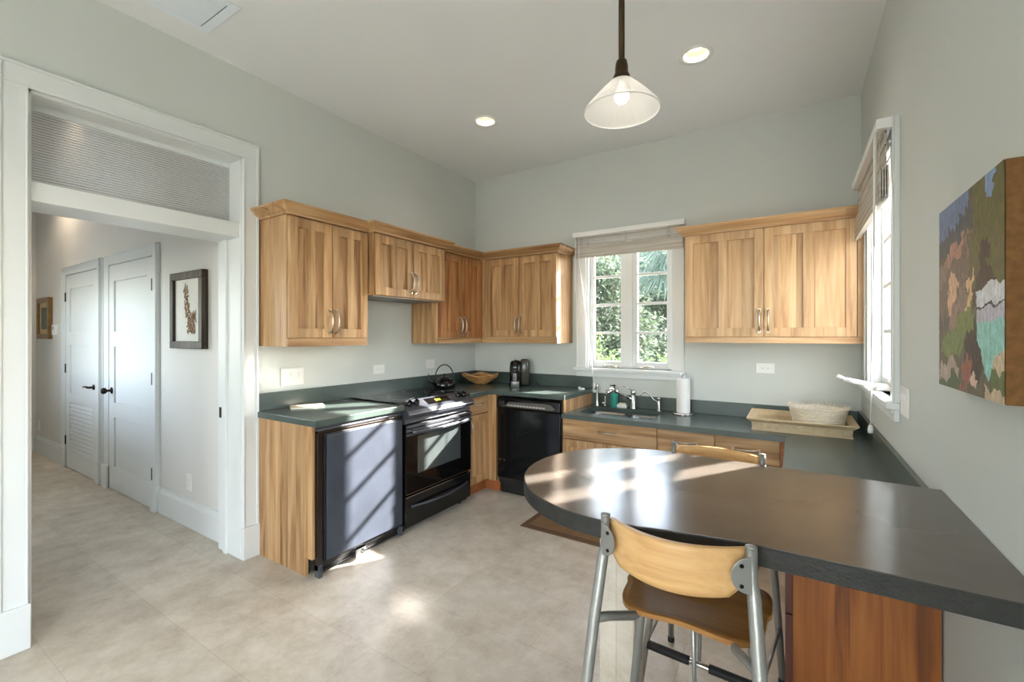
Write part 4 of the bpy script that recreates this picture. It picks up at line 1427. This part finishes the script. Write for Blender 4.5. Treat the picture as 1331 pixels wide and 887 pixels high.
# patches in (u 0..1 left to right, v 0..1 bottom to top)
PATCH = [
    ((96, 84, 62), [(0, 0), (1, 0), (1, 1), (0, 1)]),
    ((134, 112, 100), [(0, .35), (.5, .4), (.56, .8), (.3, .76), (0, .66)]),
    ((86, 78, 60), [(0, .3), (.2, .34), (.12, .5), (0, .55)]),
    ((108, 124, 158), [(0, .80), (.45, .78), (.55, 1), (0, 1)]),
    ((78, 78, 84), [(0, .72), (.5, .76), (.62, .93), (.3, .86), (0, .84)]),
    ((98, 92, 46), [(.55, .62), (1, .42), (1, 1), (.6, 1)]),
    ((128, 150, 186), [(.80, .90), (.90, .93), (.88, 1), (.78, 1)]),
    ((66, 46, 30), [(.55, .5), (.66, .52), (.72, .72), (.85, .72), (.8, .58), (.95, .5), (1, .40), (.7, .40), (.52, .42)]),
    ((172, 128, 108), [(.10, .70), (.50, .82), (.54, .86), (.44, .72), (.2, .66)]),
    ((112, 92, 80), [(0, .52), (.3, .7), (.5, .74), (.52, .56), (.3, .45), (.1, .36), (0, .42)]),
    ((204, 164, 130), [(.15, .50), (.28, .64), (.36, .56), (.28, .46), (.34, .38), (.2, .36)]),
    ((216, 178, 128), [(.50, .44), (.60, .62), (.62, .42), (.56, .38), (.46, .40)]),
    ((150, 116, 104), [(.20, .38), (.30, .48), (.40, .40), (.34, .34), (.2, .32)]),
    ((112, 124, 62), [(.04, .22), (.3, .34), (.62, .46), (.60, .30), (.45, .22), (.2, .16)]),
    ((60, 40, 26), [(.48, .20), (.62, .36), (.70, .30), (.74, .10), (.6, .06)]),
    ((168, 148, 134), [(0, .08), (.2, .16), (.38, .14), (.35, .04), (.1, .02)]),
    ((76, 88, 44), [(0, .02), (.25, .10), (.5, .02), (.3, 0), (0, 0)]),
    ((148, 84, 62), [(.40, .02), (.44, .15), (.54, .17), (.58, .06), (.5, 0)]),
    ((210, 178, 160), [(.58, .10), (.70, .08), (.68, .02), (.58, .05)]),
    ((92, 102, 52), [(.72, .12), (1, .04), (1, .16), (.78, .2)]),
    ((190, 168, 140), [(.78, 0), (1, .0), (1, .06), (.8, .06)]),
    ((196, 176, 146), [(.80, .12), (1, .28), (1, .14)]),
    ((206, 208, 214), [(.66, .50), (1, .52), (1, .42), (.66, .40)]),
    ((182, 178, 190), [(.66, .41), (1, .43), (1, .35), (.66, .33)]),
    ((142, 196, 188), [(.66, .34), (1, .36), (1, .24), (.90, .20), (.82, .08), (.76, .12), (.72, .22), (.66, .26)]),
    ((56, 46, 44), [(.66, .415), (1, .432), (1, .422), (.66, .402)]),
]
GN = 190
mb = MB()
cl = mb.b.loops.layers.color.new('paint')
Vv = [[mb.b.verts.new((XF + .0005 * noise.noise(Vector((i * .2, j * .2, 2))) , -2.300 - .464 * i / GN, 1.306 + .476 * j / GN)) for j in range(GN + 1)] for i in range(GN + 1)]
for i in range(GN):
    for j in range(GN):
        f = mb.b.faces.new((Vv[i][j], Vv[i + 1][j], Vv[i + 1][j + 1], Vv[i][j + 1]))
        u, v = (i + .5) / GN, (j + .5) / GN
        p = Vector((u * 9, v * 9, 0))
        du = .06 * noise.noise(p) + .035 * noise.noise(p * 3.1); dv = .06 * noise.noise(p + Vector((7, 3, 1))) + .035 * noise.noise(p * 3.1 + Vector((4, 1, 1)))
        col = PATCH[0][1] and PATCH[0][0]
        for c_, poly in PATCH[1:]:
            k = .35 if c_ in ((206, 208, 214), (182, 178, 190), (142, 196, 188), (56, 46, 44)) else 1.0
            if inpoly(min(max(u + du * k, .002), .998), min(max(v + dv * k, .002), .998), poly): col = c_
        nz = 1 + .16 * noise.noise(Vector((u * 40, v * 18, 5))) + .10 * noise.noise(Vector((u * 90, v * 90, 9)))
        L_ = [q / 255 for q in col]
        for lp in f.loops: lp[cl] = (min(1, L_[0] * nz), min(1, L_[1] * nz), min(1, L_[2] * nz), 1)
m, t, b = newmat('oil paint')
setc(b, (1, 1, 1, 1), .5, 0, .3)
at_ = t.nodes.new('ShaderNodeAttribute'); at_.attribute_name = 'paint'
t.links.new(at_.outputs['Color'], b.inputs['Base Color'])
obj('painted_face', mb, m, r)

# ------------------------------------------------------------------ things on the counters
# booklet
r = thing('booklet', 'pale booklet lying on the left worktop', 'booklet', (.11, -2.10, .942))
bk = MB()
a = math.radians(62)
ax = Vector((math.cos(a), math.sin(a), 0)); ay = Vector((-math.sin(a), math.cos(a), 0))
obj('pages', MB().obox((.115, -2.11, .9465), ax, ay, (0, 0, 1), .105, .072, .004), PAPER, r)
obj('cover', MB().obox((.115, -2.11, .9512), ax, ay, (0, 0, 1), .108, .075, .0007).obox((.115, -2.11, .9421), ax, ay, (0, 0, 1), .108, .075, .0005), M('tan cover', (206, 190, 168), .6, var=.15, scale=9), r)

# kettle
kx, ky, kz = .205, -.755, .942
r = thing('kettle', 'black stovetop kettle with a tall hoop handle by the range', 'kettle', (kx, ky, kz))
obj('body', MB().lathe([(.0, .001), (.085, .001), (.098, .012), (.104, .035), (.098, .06), (.080, .082), (.055, .095), (.045, .098)], (kx, ky, kz), 32), BLACKGLOSS, r)
ld_ = obj('lid', MB().lathe([(.048, .096), (.046, .103), (.03, .11), (.0, .113)], (kx, ky, kz), 24), BLACKGLOSS, r)
obj('lid_knob', MB().lathe([(.006, .112), (.006, .12), (.014, .126), (.014, .14), (.0, .143)], (kx, ky, kz), 14), BLACK, ld_)
# spout to the left as seen (toward -y, slightly +x)
sd = Vector((-.80, -.60, 0)).normalized()
c = Vector((kx, ky, kz))
obj('spout', MB().tube([c + sd * .085 + Vector((0, 0, .045)), c + sd * .125 + Vector((0, 0, .07)), c + sd * .15 + Vector((0, 0, .10)), c + sd * .158 + Vector((0, 0, .112))], [.022, .016, .011, .010], 12)
    .tube([c + sd * .148 + Vector((0, 0, .112)), c + sd * .148 + Vector((0, 0, .14))], .004, 8), BLACKGLOSS, r)
hp = []
for i in range(19):
    a = PI * i / 18
    hp.append(c + sd * (.086 * math.cos(a)) + Vector((0, 0, .10 + .125 * math.sin(a))))
hp = [c + sd * .083 + Vector((0, 0, .07))] + hp + [c - sd * .083 + Vector((0, 0, .07))]
obj('handle', MB().tube(hp, .0055, 10), BLACK, r)

# carved wood bowl in the corner
r = thing('wooden_bowl', 'wide carved leaf-shaped wooden bowl in the corner', 'bowl', (.25, -.235, .942))
BOWLW = wood('carved bowl wood', (120, 78, 42), (186, 136, 84), (216, 176, 124), 'x', .5, plank=.04, contrast=.25)
bm_ = MB()
bc = Vector((.25, -.235, .9435))
NB = 72
loops = []
for (rr, z, wv) in ((.0, .012, 0), (.07, .014, 0), (.13, .05, .3), (.19, .095, 1), (.196, .100, 1), (.19, .088, 1), (.125, .035, .3), (.065, .004, 0), (.06, .0, 0), (.0, .0, 0)):
    ring = []
    for k in range(NB):
        a = 2 * PI * k / NB
        q = rr * (1 + .05 * wv * math.cos(5 * a + .6))
        zz = z + wv * .010 * math.cos(5 * a + 2.0)
        ring.append(bm_.b.verts.new(bc + Vector((q * math.cos(a) * 1.0, q * math.sin(a) * .92, zz))))
    loops.append(ring)
for A, B in zip(loops, loops[1:]):
    for k in range(NB):
        f = bm_.b.faces.new((A[k], A[(k + 1) % NB], B[(k + 1) % NB], B[k])); f.smooth = True
bmesh.ops.remove_doubles(bm_.b, verts=bm_.b.verts[:], dist=1e-5)
obj('bowl', bm_, BOWLW, r)
ft = MB()
dv = Vector((.55, -.83, 0)).normalized(); sv = Vector((.83, .55, 0))
def leaf(u, v):
    w_ = (1 - v) * .03 + v * .085 * (1 - .5 * v * v)
    rr = .066 + v * .108
    z = .002 + .088 * v ** 1.25
    s_ = (u * 2 - 1)
    return bc + dv * (rr + .004 - .010 * s_ * s_) + sv * (s_ * w_) + Vector((0, 0, z + .004 * math.cos(s_ * 9)))
ft.grid(leaf, 14, 10, .006)
obj('carved_leaf', ft, BOWLW, r)

# coffee machine
cx_, cy_, cz_ = .672, -.225, .942
r = thing('coffee_machine', 'black pod coffee machine on the corner worktop', 'coffee machine', (cx_, cy_, cz_))
fd = Vector((.45, -.89, 0)).normalized(); sd2 = Vector((.89, .45, 0))
c = Vector((cx_, cy_, cz_))
def rounded_col(mb, c, rx, ry, prof, n=28, e=3.0):
    rings = []
    for sc_, z in prof:
        ring = []
        for k in range(n):
            a = 2 * PI * k / n
            ca, sa = math.cos(a), math.sin(a)
            q = 1 / ((abs(ca)) ** e + (abs(sa)) ** e) ** (1 / e)
            ring.append(mb.b.verts.new(Vector(c) + sd2 * (q * ca * rx * sc_) + fd * (q * sa * ry * sc_) + Vector((0, 0, z))))
        rings.append(ring)
    for A, B in zip(rings, rings[1:]):
        for k in range(n):
            f = mb.b.faces.new((A[k], A[(k + 1) % n], B[(k + 1) % n], B[k])); f.smooth = True
    mb.b.faces.new(rings[0][::-1]); mb.b.faces.new(rings[-1])
    return mb
obj('body', rounded_col(MB(), c, .062, .075, [(1, 0), (1.02, .02), (1, .10), (.98, .19), (.9, .235), (.6, .255), (.2, .258)]), BLACKGLOSS, r)
obj('water_tank', rounded_col(MB(), c + sd2 * .088 - fd * .03, .05, .055, [(1, .02), (1, .18), (.96, .235), (.8, .262), (.4, .27)]), M('smoky grey tank', (74, 72, 66), .12, var=.1), r)
obj('drip_tray', rounded_col(MB(), c + fd * .085, .04, .03, [(1, 0), (1, .05), (.96, .055)]), M('grey drip cup', (150, 152, 154), .35, .5), r)
obj('spout', rounded_col(MB(), c + fd * .075, .022, .022, [(.8, .135), (1, .15), (1, .185)]), BLACK, r)
obj('lever', MB().tube([c + Vector((0, 0, .258)), c + fd * .05 + Vector((0, 0, .262)), c + fd * .085 - sd2 * .03 + Vector((0, 0, .255))], [.008, .008, .006], 8), CHROME, r)
obj('power_cord', MB().tube([c + sd2 * .14 - fd * .04 + Vector((0, 0, .01)), c + sd2 * .17 - fd * .03 + Vector((0, 0, .008)), c + sd2 * .20 - fd * .07 + Vector((0, 0, .03)), c + sd2 * .22 - fd * .10 + Vector((0, 0, .012))], .005, 8), BLACK, r)

# small white things at the end of the raised worktop
for (x, y, l1, l2, hh, lab) in ((1.30, -.10, .014, .012, .02, 'tiny white knob-like stopper standing at the end of the raised worktop'), (1.345, -.15, .03, .016, .016, 'small white oval soap lying at the end of the raised worktop')):
    o = obj('stopper' if l1 == l2 + .002 else 'soap_bar', MB().lathe([(.0, 0), (l1 * .8, 0), (l1, hh * .3), (l1 * .9, hh * .75), (l1 * .5, hh), (0, hh)], (x, y, .942), 18), WHITE)
    tag(o, lab, 'sink stopper' if 'stopper' in lab else 'soap')

# tap, soap bottle, sprayer, dish, dispenser
def lw(*a): return MB().lathe(*a)
z0 = .7948
fx, fy = 1.805, -.085
r = thing('kitchen_tap', 'brushed steel kitchen tap with a pull-out spout leaning left over the sink', 'tap', (fx, fy, z0))
obj('base', lw([(.027, 0), (.027, .006), (.023, .012), (.023, .115), (.021, .13), (.024, .135), (.024, .158), (.016, .170), (0, .172)], (fx, fy, z0), 24), CHROME, r)
sp = obj('spout', MB().tube([(fx - .015, fy - .01, z0 + .085), (fx - .06, fy - .07, z0 + .12), (fx - .10, fy - .125, z0 + .155), (fx - .125, fy - .16, z0 + .172)], [.015, .015, .0145, .016], 14), CHROME, r)
obj('spray_head', MB().tube([(fx - .115, fy - .148, z0 + .168), (fx - .135, fy - .178, z0 + .175), (fx - .15, fy - .20, z0 + .165), (fx - .155, fy - .205, z0 + .135)], [.018, .024, .026, .022], 14), CHROME, sp)
obj('lever', MB().tube([(fx, fy, z0 + .165), (fx - .03, fy - .02, z0 + .178), (fx - .085, fy - .04, z0 + .205)], [.009, .007, .006], 10), CHROME, r)
sx_, sy_ = 1.625, -.065
r = thing('soap_bottle', 'teal pump soap bottle behind the sink', 'soap bottle', (sx_, sy_, z0))
m, t, b = newmat('teal liquid soap'); setc(b, lin((60, 168, 152)), .15, 0, .5); b.inputs['Transmission Weight'].default_value = .25
obj('bottle', lw([(.030, 0), (.034, .004), (.034, .105), (.030, .125), (.016, .138), (.013, .142), (.013, .15)], (sx_, sy_, z0), 24), m, r)
obj('pump', lw([(.015, .150), (.015, .168), (.006, .172), (.005, .188), (.012, .190), (.012, .200), (0, .202)], (sx_, sy_, z0), 16).tube([(sx_, sy_, z0 + .195), (sx_ - .035, sy_ - .01, z0 + .193)], .005, 8), BLACK, r)
r = thing('side_sprayer', 'slim steel side sprayer standing left of the sink', 'sink sprayer', (1.472, -.09, z0))
obj('body', lw([(.019, 0), (.019, .005), (.014, .02), (.0125, .06), (.0105, .12), (.0125, .17), (.015, .19), (.012, .2), (0, .202)], (1.472, -.09, z0), 18), CHROME, r)
obj('trigger', MB().tube([(1.472, -.10, z0 + .185), (1.462, -.118, z0 + .15)], .005, 8), BLACK, r)
r = thing('air_gap', 'short steel air gap with a white lever beside the sprayer', 'air gap', (1.535, -.055, z0))
obj('stem', lw([(.02, 0), (.02, .01), (.008, .014), (.007, .09), (0, .092)], (1.535, -.055, z0), 16), CHROME, r)
obj('lever', MB().tube([(1.535, -.055, z0 + .03), (1.51, -.065, z0 + .028)], .006, 8), WHITE, r)
r = thing('soap_dish', 'low white soap dish between the bottle and the tap', 'soap dish', (1.70, -.06, z0))
obj('dish', MB().box(1.655, 1.745, -.09, -.035, z0, z0 + .03), WHITE, r, .008)
obj('soap', MB().box(1.668, 1.732, -.082, -.043, z0 + .03, z0 + .042), M('cream soap', (232, 224, 200), .5), r, .006)
r = thing('filter_tap', 'small curved steel filtered-water tap right of the sink', 'tap', (2.03, -.10, z0))
obj('base', lw([(.02, 0), (.02, .006), (.0125, .012), (.0125, .085), (.010, .1), (.013, .104), (.013, .115), (0, .118)], (2.03, -.10, z0), 18), CHROME, r)
obj('spout', MB().tube([(2.03, -.10, z0 + .07), (1.99, -.115, z0 + .10), (1.955, -.13, z0 + .15), (1.925, -.145, z0 + .163), (1.895, -.16, z0 + .15), (1.885, -.165, z0 + .12)], [.0075, .0065, .006, .006, .006, .007], 10), CHROME, r)
# paper towel holder
tx, ty = 2.235, -.125
r = thing('paper_towel_holder', 'steel stand with a white paper towel roll right of the sink', 'paper towel holder', (tx, ty, z0))
obj('base', lw([(.085, 0), (.087, .004), (.084, .012), (.02, .016), (0, .016)], (tx, ty, z0), 32), CHROME, r)
obj('paper_roll', lw([(.02, .017), (.052, .017), (.053, .02), (.053, .292), (.052, .295), (.02, .295)], (tx, ty, z0), 32), M('paper towel', (236, 236, 234), .9, var=.02, bump=.3, bscale=90), r)
obj('post', lw([(.006, .016), (.006, .305)], (tx, ty, z0), 12), CHROME, r)
obj('finial', MB().tube([(tx + .018 * math.cos(2 * PI * k / 24) * .7, ty + .018 * math.cos(2 * PI * k / 24) * .5, z0 + .322 + .018 * math.sin(2 * PI * k / 24)) for k in range(24)], .005, 8, closed=True), CHROME, r)

# wicker tray and rope basket
WICK = M('woven wicker', (200, 182, 150), .8, var=.16, scale=30, bump=.5, bscale=150)
RIMW = M('wicker tray rim', (206, 184, 148), .7, var=.08, scale=20)
r = thing('wicker_tray', 'long rectangular wicker tray on the worktop in the right corner', 'tray', (3.04, -.30, z0))
def frust(mb, x0, x1, y0, y1, z0_, g, z1_, inner=.012):
    """open tray with sloped sides"""
    def rect(dx, z): return [(x0 - dx, y0 - dx, z), (x1 + dx, y0 - dx, z), (x1 + dx, y1 + dx, z), (x0 - dx, y1 + dx, z)]
    L_ = [rect(0, z0_), rect(g, z1_), rect(g - inner, z1_), rect(-inner, z0_ + inner)]
    V = [[mb.b.verts.new(p) for p in l] for l in L_]
    mb.b.faces.new(V[0][::-1]); mb.b.faces.new(V[3])
    for A, B in zip(V, V[1:]):
        for k in range(4): mb.b.faces.new((A[k], A[(k + 1) % 4], B[(k + 1) % 4], B[k]))
tx0, tx1, ty0, ty1 = 2.765, 3.315, -.505, -.105
o = frust(tr_b := MB(), tx0, tx1, ty0, ty1, z0 + .001, .006, z0 + .058)
obj('tray_body', tr_b, WICK, r)
wv = MB()
nz = 46
for i in range(nz):   # twill strands on the front and the left
    u = tx0 + .006 + (tx1 - tx0 - .012) * (i + .5) / nz
    for k in range(3):
        zz = z0 + .012 + k * .015
        wv.obox((u + .004 * k, ty0 - .0045, zz + .004), Vector((.8, 0, .6)), (0, 1, 0), Vector((-.6, 0, .8)), .0085, .0025, .0028)
obj('weave', wv, WICK, r)
rm = MB()
# flared flat rim
P_ = lambda dx, z: [(tx0 - dx, ty0 - dx, z), (tx1 + dx, ty0 - dx, z), (tx1 + dx, ty1 + dx, z), (tx0 - dx, ty1 + dx, z)]
L_ = [P_(.0, z0 + .050), P_(.034, z0 + .078), P_(.034, z0 + .086), P_(-.006, z0 + .064), P_(-.012, z0 + .05)]
V = [[rm.b.verts.new(p) for p in l] for l in L_]
for A, B in zip(V, V[1:] + V[:1]):
    for k in range(4): rm.b.faces.new((A[k], A[(k + 1) % 4], B[(k + 1) % 4], B[k]))
obj('rim', rm, RIMW, r)
obj('foot_band', MB().box(tx0 - .006, tx1 + .006, ty0 - .006, ty0, z0, z0 + .009).box(tx0 - .006, tx0, ty0, ty1, z0, z0 + .009).box(tx1, tx1 + .006, ty0, ty1, z0, z0 + .009), RIMW, r)

bxx, byy, bz = 3.145, -.295, z0 + .0145
r = thing('rope_basket', 'round coiled pale basket with a frayed rim standing in the wicker tray', 'basket', (bxx, byy, bz))
ROPE = M('bleached coil', (226, 218, 202), .85, var=.1, scale=60, bump=.4, bscale=120)
cb = MB()
pts = []; turns = 10
NTn = turns * 36
for i in range(NTn + 1):
    a = 2 * PI * i / 36
    f = i / NTn
    rr = .136 + .030 * f
    pts.append((bxx + rr * math.cos(a), byy + rr * math.sin(a), bz + .0065 + .138 * f))
cb.tube(pts, .0066, 8)
cb.lathe([(0, .003), (.138, .003), (.142, .02), (.160, .132), (.156, .132), (.134, .012), (0, .008)], (bxx, byy, bz), 36)
obj('coils', cb, ROPE, r)
fr_ = MB()
rnd = random.Random(5)
for k in range(220):
    a = 2 * PI * k / 220 + rnd.uniform(-.02, .02)
    rr = .163 + rnd.uniform(-.006, .008)
    p0 = Vector((bxx + rr * math.cos(a), byy + rr * math.sin(a), bz + .138))
    p1 = p0 + Vector((rnd.uniform(-.012, .012) + .010 * math.cos(a), rnd.uniform(-.012, .012) + .010 * math.sin(a), rnd.uniform(.012, .032)))
    fr_.tube([p0, (p0 + p1) / 2 + Vector((rnd.uniform(-.003, .003), rnd.uniform(-.003, .003), 0)), p1], [.0018, .0015, .0007], 4)
o = obj('frayed_rim', fr_, ROPE, r)
o['kind'] = 'stuff'

# ------------------------------------------------------------------ garden outside
GRASS = M('garden ground', (84, 84, 70), .95, var=.3, scale=3)
o = struct('ground', MB().box(-40, 60, WT + .02, 70, -.5, -.35).box(W + WT + .02, 60, -40, WT + .02, -.5, -.35).box(-40, W + WT + .02, -40, YF - WT - .02, -.5, -.35), GRASS)


def leaf_mat(name, rgb, trans=.4):
    m = bpy.data.materials.new(name); m.use_nodes = True
    t = m.node_tree; b = t.nodes['Principled BSDF']
    setc(b, lin(rgb), .5, 0, .3)
    ge = t.nodes.new('ShaderNodeNewGeometry')
    mr = t.nodes.new('ShaderNodeMapRange'); mr.inputs[3].default_value = .5; mr.inputs[4].default_value = 1.6
    t.links.new(ge.outputs['Random Per Island'], mr.inputs[0])
    sc = t.nodes.new('ShaderNodeVectorMath'); sc.operation = 'SCALE'; sc.inputs[0].default_value = lin(rgb)[:3]
    t.links.new(mr.outputs[0], sc.inputs['Scale']); t.links.new(sc.outputs[0], b.inputs['Base Color'])
    tr = t.nodes.new('ShaderNodeBsdfTranslucent'); t.links.new(sc.outputs[0], tr.inputs[0])
    mx_ = t.nodes.new('ShaderNodeMixShader'); mx_.inputs[0].default_value = trans
    t.links.new(b.outputs[0], mx_.inputs[1]); t.links.new(tr.outputs[0], mx_.inputs[2])
    t.links.new(mx_.outputs[0], t.nodes['Material Output'].inputs[0])
    return m


BARK = M('grey brown bark', (80, 72, 62), .9, var=.25, scale=12, bump=.5, bscale=30)
LEAF1 = leaf_mat('grey green leaves', (78, 90, 72))
LEAF2 = leaf_mat('yellow green leaves', (84, 102, 62))
LEAF3 = leaf_mat('blue green leaves', (76, 94, 86))


def crown_mesh(c, rx, ry, rz, n, size, seed, narrow=.4):
    rnd = random.Random(seed)
    mb = MB()
    clumps = []
    for k in range(26):
        while True:
            p = Vector((rnd.uniform(-1, 1), rnd.uniform(-1, 1), rnd.uniform(-1, 1)))
            if .3 < p.length < 1: break
        clumps.append(p)
    for i in range(n):
        k = rnd.choice(clumps)
        p = k + Vector((rnd.gauss(0, .17), rnd.gauss(0, .17), rnd.gauss(0, .17)))
        p = Vector((c[0] + p.x * rx, c[1] + p.y * ry, c[2] + p.z * rz))
        d = Vector((rnd.uniform(-1, 1), rnd.uniform(-1, 1), rnd.uniform(-.9, .5))).normalized()
        s_ = d.cross(Vector((rnd.uniform(-1, 1), rnd.uniform(-1, 1), rnd.uniform(-1, 1)))).normalized()
        L_ = size * rnd.uniform(.6, 1.3); w_ = L_ * narrow * .5
        up = d.cross(s_) * L_ * .08
        a, b_, c1, c2 = p, p + d * L_, p + d * L_ * .45 + s_ * w_ + up, p + d * L_ * .45 - s_ * w_ + up
        va, vb, v1, v2 = (mb.b.verts.new(q) for q in (a, b_, c1, c2))
        mb.b.faces.new((va, v1, vb)); mb.b.faces.new((va, vb, v2))
    return mb


def tree(name, label, x, y, zc, rx, rz, n, size, leafm, seed, trunk=True, narrow=.4, lean=0):
    r = thing(name, label, 'tree' if 'tree' in name else 'shrub', (x, y, -.35), 'garden plants beyond the sink window')
    obj('foliage', crown_mesh((x, y, zc), rx, rx, rz, n, size, seed, narrow), leafm, r, recalc=False)
    tk = MB()
    rnd = random.Random(seed + 50)
    top = Vector((x + lean, y, zc))
    tk.tube([(x, y, -.36), (x + lean * .4, y, (zc - .35) / 2), top], [.09, .07, .04], 9)
    for k in range(7):
        a = rnd.uniform(0, 2 * PI)
        b0 = Vector((x + lean * .6, y, zc * rnd.uniform(.45, .9)))
        e = Vector((x + rx * .7 * math.cos(a), y + rx * .7 * math.sin(a), zc + rz * rnd.uniform(-.4, .7)))
        tk.tube([b0, (b0 + e) / 2 + Vector((0, 0, .08)), e], [.03, .02, .008], 6)
    obj('trunk', tk, BARK, r)
    return r


tree('garden_shrub', 'leafy yellow green shrub low in the left sash of the sink window', .55, 2.9, .75, .5, .75, 2400, .09, LEAF2, 1)
tree('garden_tree', 'grey green small-leaved tree filling the left sash of the sink window', -1.2, 7.2, 2.4, 1.45, 1.7, 13000, .16, LEAF1, 2)
tree('garden_tree', 'grey green tree with a pale leaning trunk behind the right sash of the sink window', -.55, 11.0, 2.4, 1.2, 1.6, 10000, .17, LEAF1, 3, lean=.3)
tree('garden_shrub', 'yellow green shrub low in the right sash of the sink window', 1.15, 4.3, .55, .48, .55, 2000, .09, LEAF2, 4)
tree('garden_tree', 'tall blue green tree far behind the sink window', -3.6, 21.5, 4.4, 4.6, 3.6, 11000, .36, LEAF3, 5)

r = thing('hedge', 'clipped dark green hedge along the garden beyond the sink window', 'hedge', (-1.0, 14.2, -.35), 'garden plants beyond the sink window')
rnd = random.Random(21)
hb = MB()
for i in range(15000):
    p_ = Vector((rnd.uniform(-5.5, 3.2), 14.2 + rnd.uniform(-.4, .4), rnd.uniform(-.35, 2.6) + rnd.gauss(0, .06)))
    d_ = Vector((rnd.uniform(-1, 1), rnd.uniform(-1, .4), rnd.uniform(-.8, .7))).normalized()
    s_ = d_.cross(Vector((rnd.uniform(-1, 1), rnd.uniform(-1, 1), rnd.uniform(-1, 1)))).normalized() * .035
    L_ = rnd.uniform(.1, .2)
    vs = [hb.b.verts.new(q_) for q_ in (p_, p_ + d_ * L_ * .5 + s_, p_ + d_ * L_, p_ + d_ * L_ * .5 - s_)]
    hb.b.faces.new(vs)
obj('foliage', hb, LEAF3, r, recalc=False)
for k in range(9):
    xk = -5.2 + k * 1.0
    obj('stem', MB().tube([(xk, 14.2, -.36), (xk + .1, 14.2, .8), (xk, 14.2, 1.8)], [.05, .04, .02], 7), BARK, r)

# palm with hanging blades in the right sash
px_, py_ = .72, 5.6
r = thing('palm_tree', 'palm with hanging blue green blades in the right sash of the sink window', 'tree', (px_, py_, -.35), 'garden plants beyond the sink window')
obj('trunk', MB().tube([(px_ + .35, py_ + .2, -.36), (px_ + .38, py_ + .2, 1.2), (px_ + .35, py_ + .2, 3.0)], [.11, .10, .09], 10), BARK, r)
fb = MB()
rnd = random.Random(11)
for k in range(42):
    a = rnd.uniform(0, 2 * PI); el = rnd.uniform(-.3, .9)
    b0 = Vector((px_ + .35, py_ + .2, 2.75 + rnd.uniform(-.1, .3)))
    d = Vector((math.cos(a) * math.cos(el), math.sin(a) * math.cos(el), math.sin(el)))
    hub = b0 + d * rnd.uniform(.35, .6)
    fb.tube([b0, hub], [.012, .008], 5)
    s_ = d.cross(Vector((0, 0, 1))).normalized()
    u_ = s_.cross(d).normalized()
    for q in range(22):
        t_ = -1.5 + 3.0 * q / 21
        dd = (d * math.cos(t_) + s_ * math.sin(t_)).normalized()
        L_ = rnd.uniform(.55, .85)
        p1 = hub + dd * L_ * .5 + Vector((0, 0, -.06)); p2 = hub + dd * L_ * .85 + Vector((0, 0, -.38)); 
        n_ = dd.cross(Vector((0, 0, 1))).normalized() * .012
        vs = [fb.b.verts.new(x_) for x_ in (hub, p1 + n_, p2, p1 - n_)]
        fb.b.faces.new((vs[0], vs[1], vs[3])); fb.b.faces.new((vs[1], vs[2], vs[3]))
obj('fronds', fb, LEAF3, r, recalc=False)
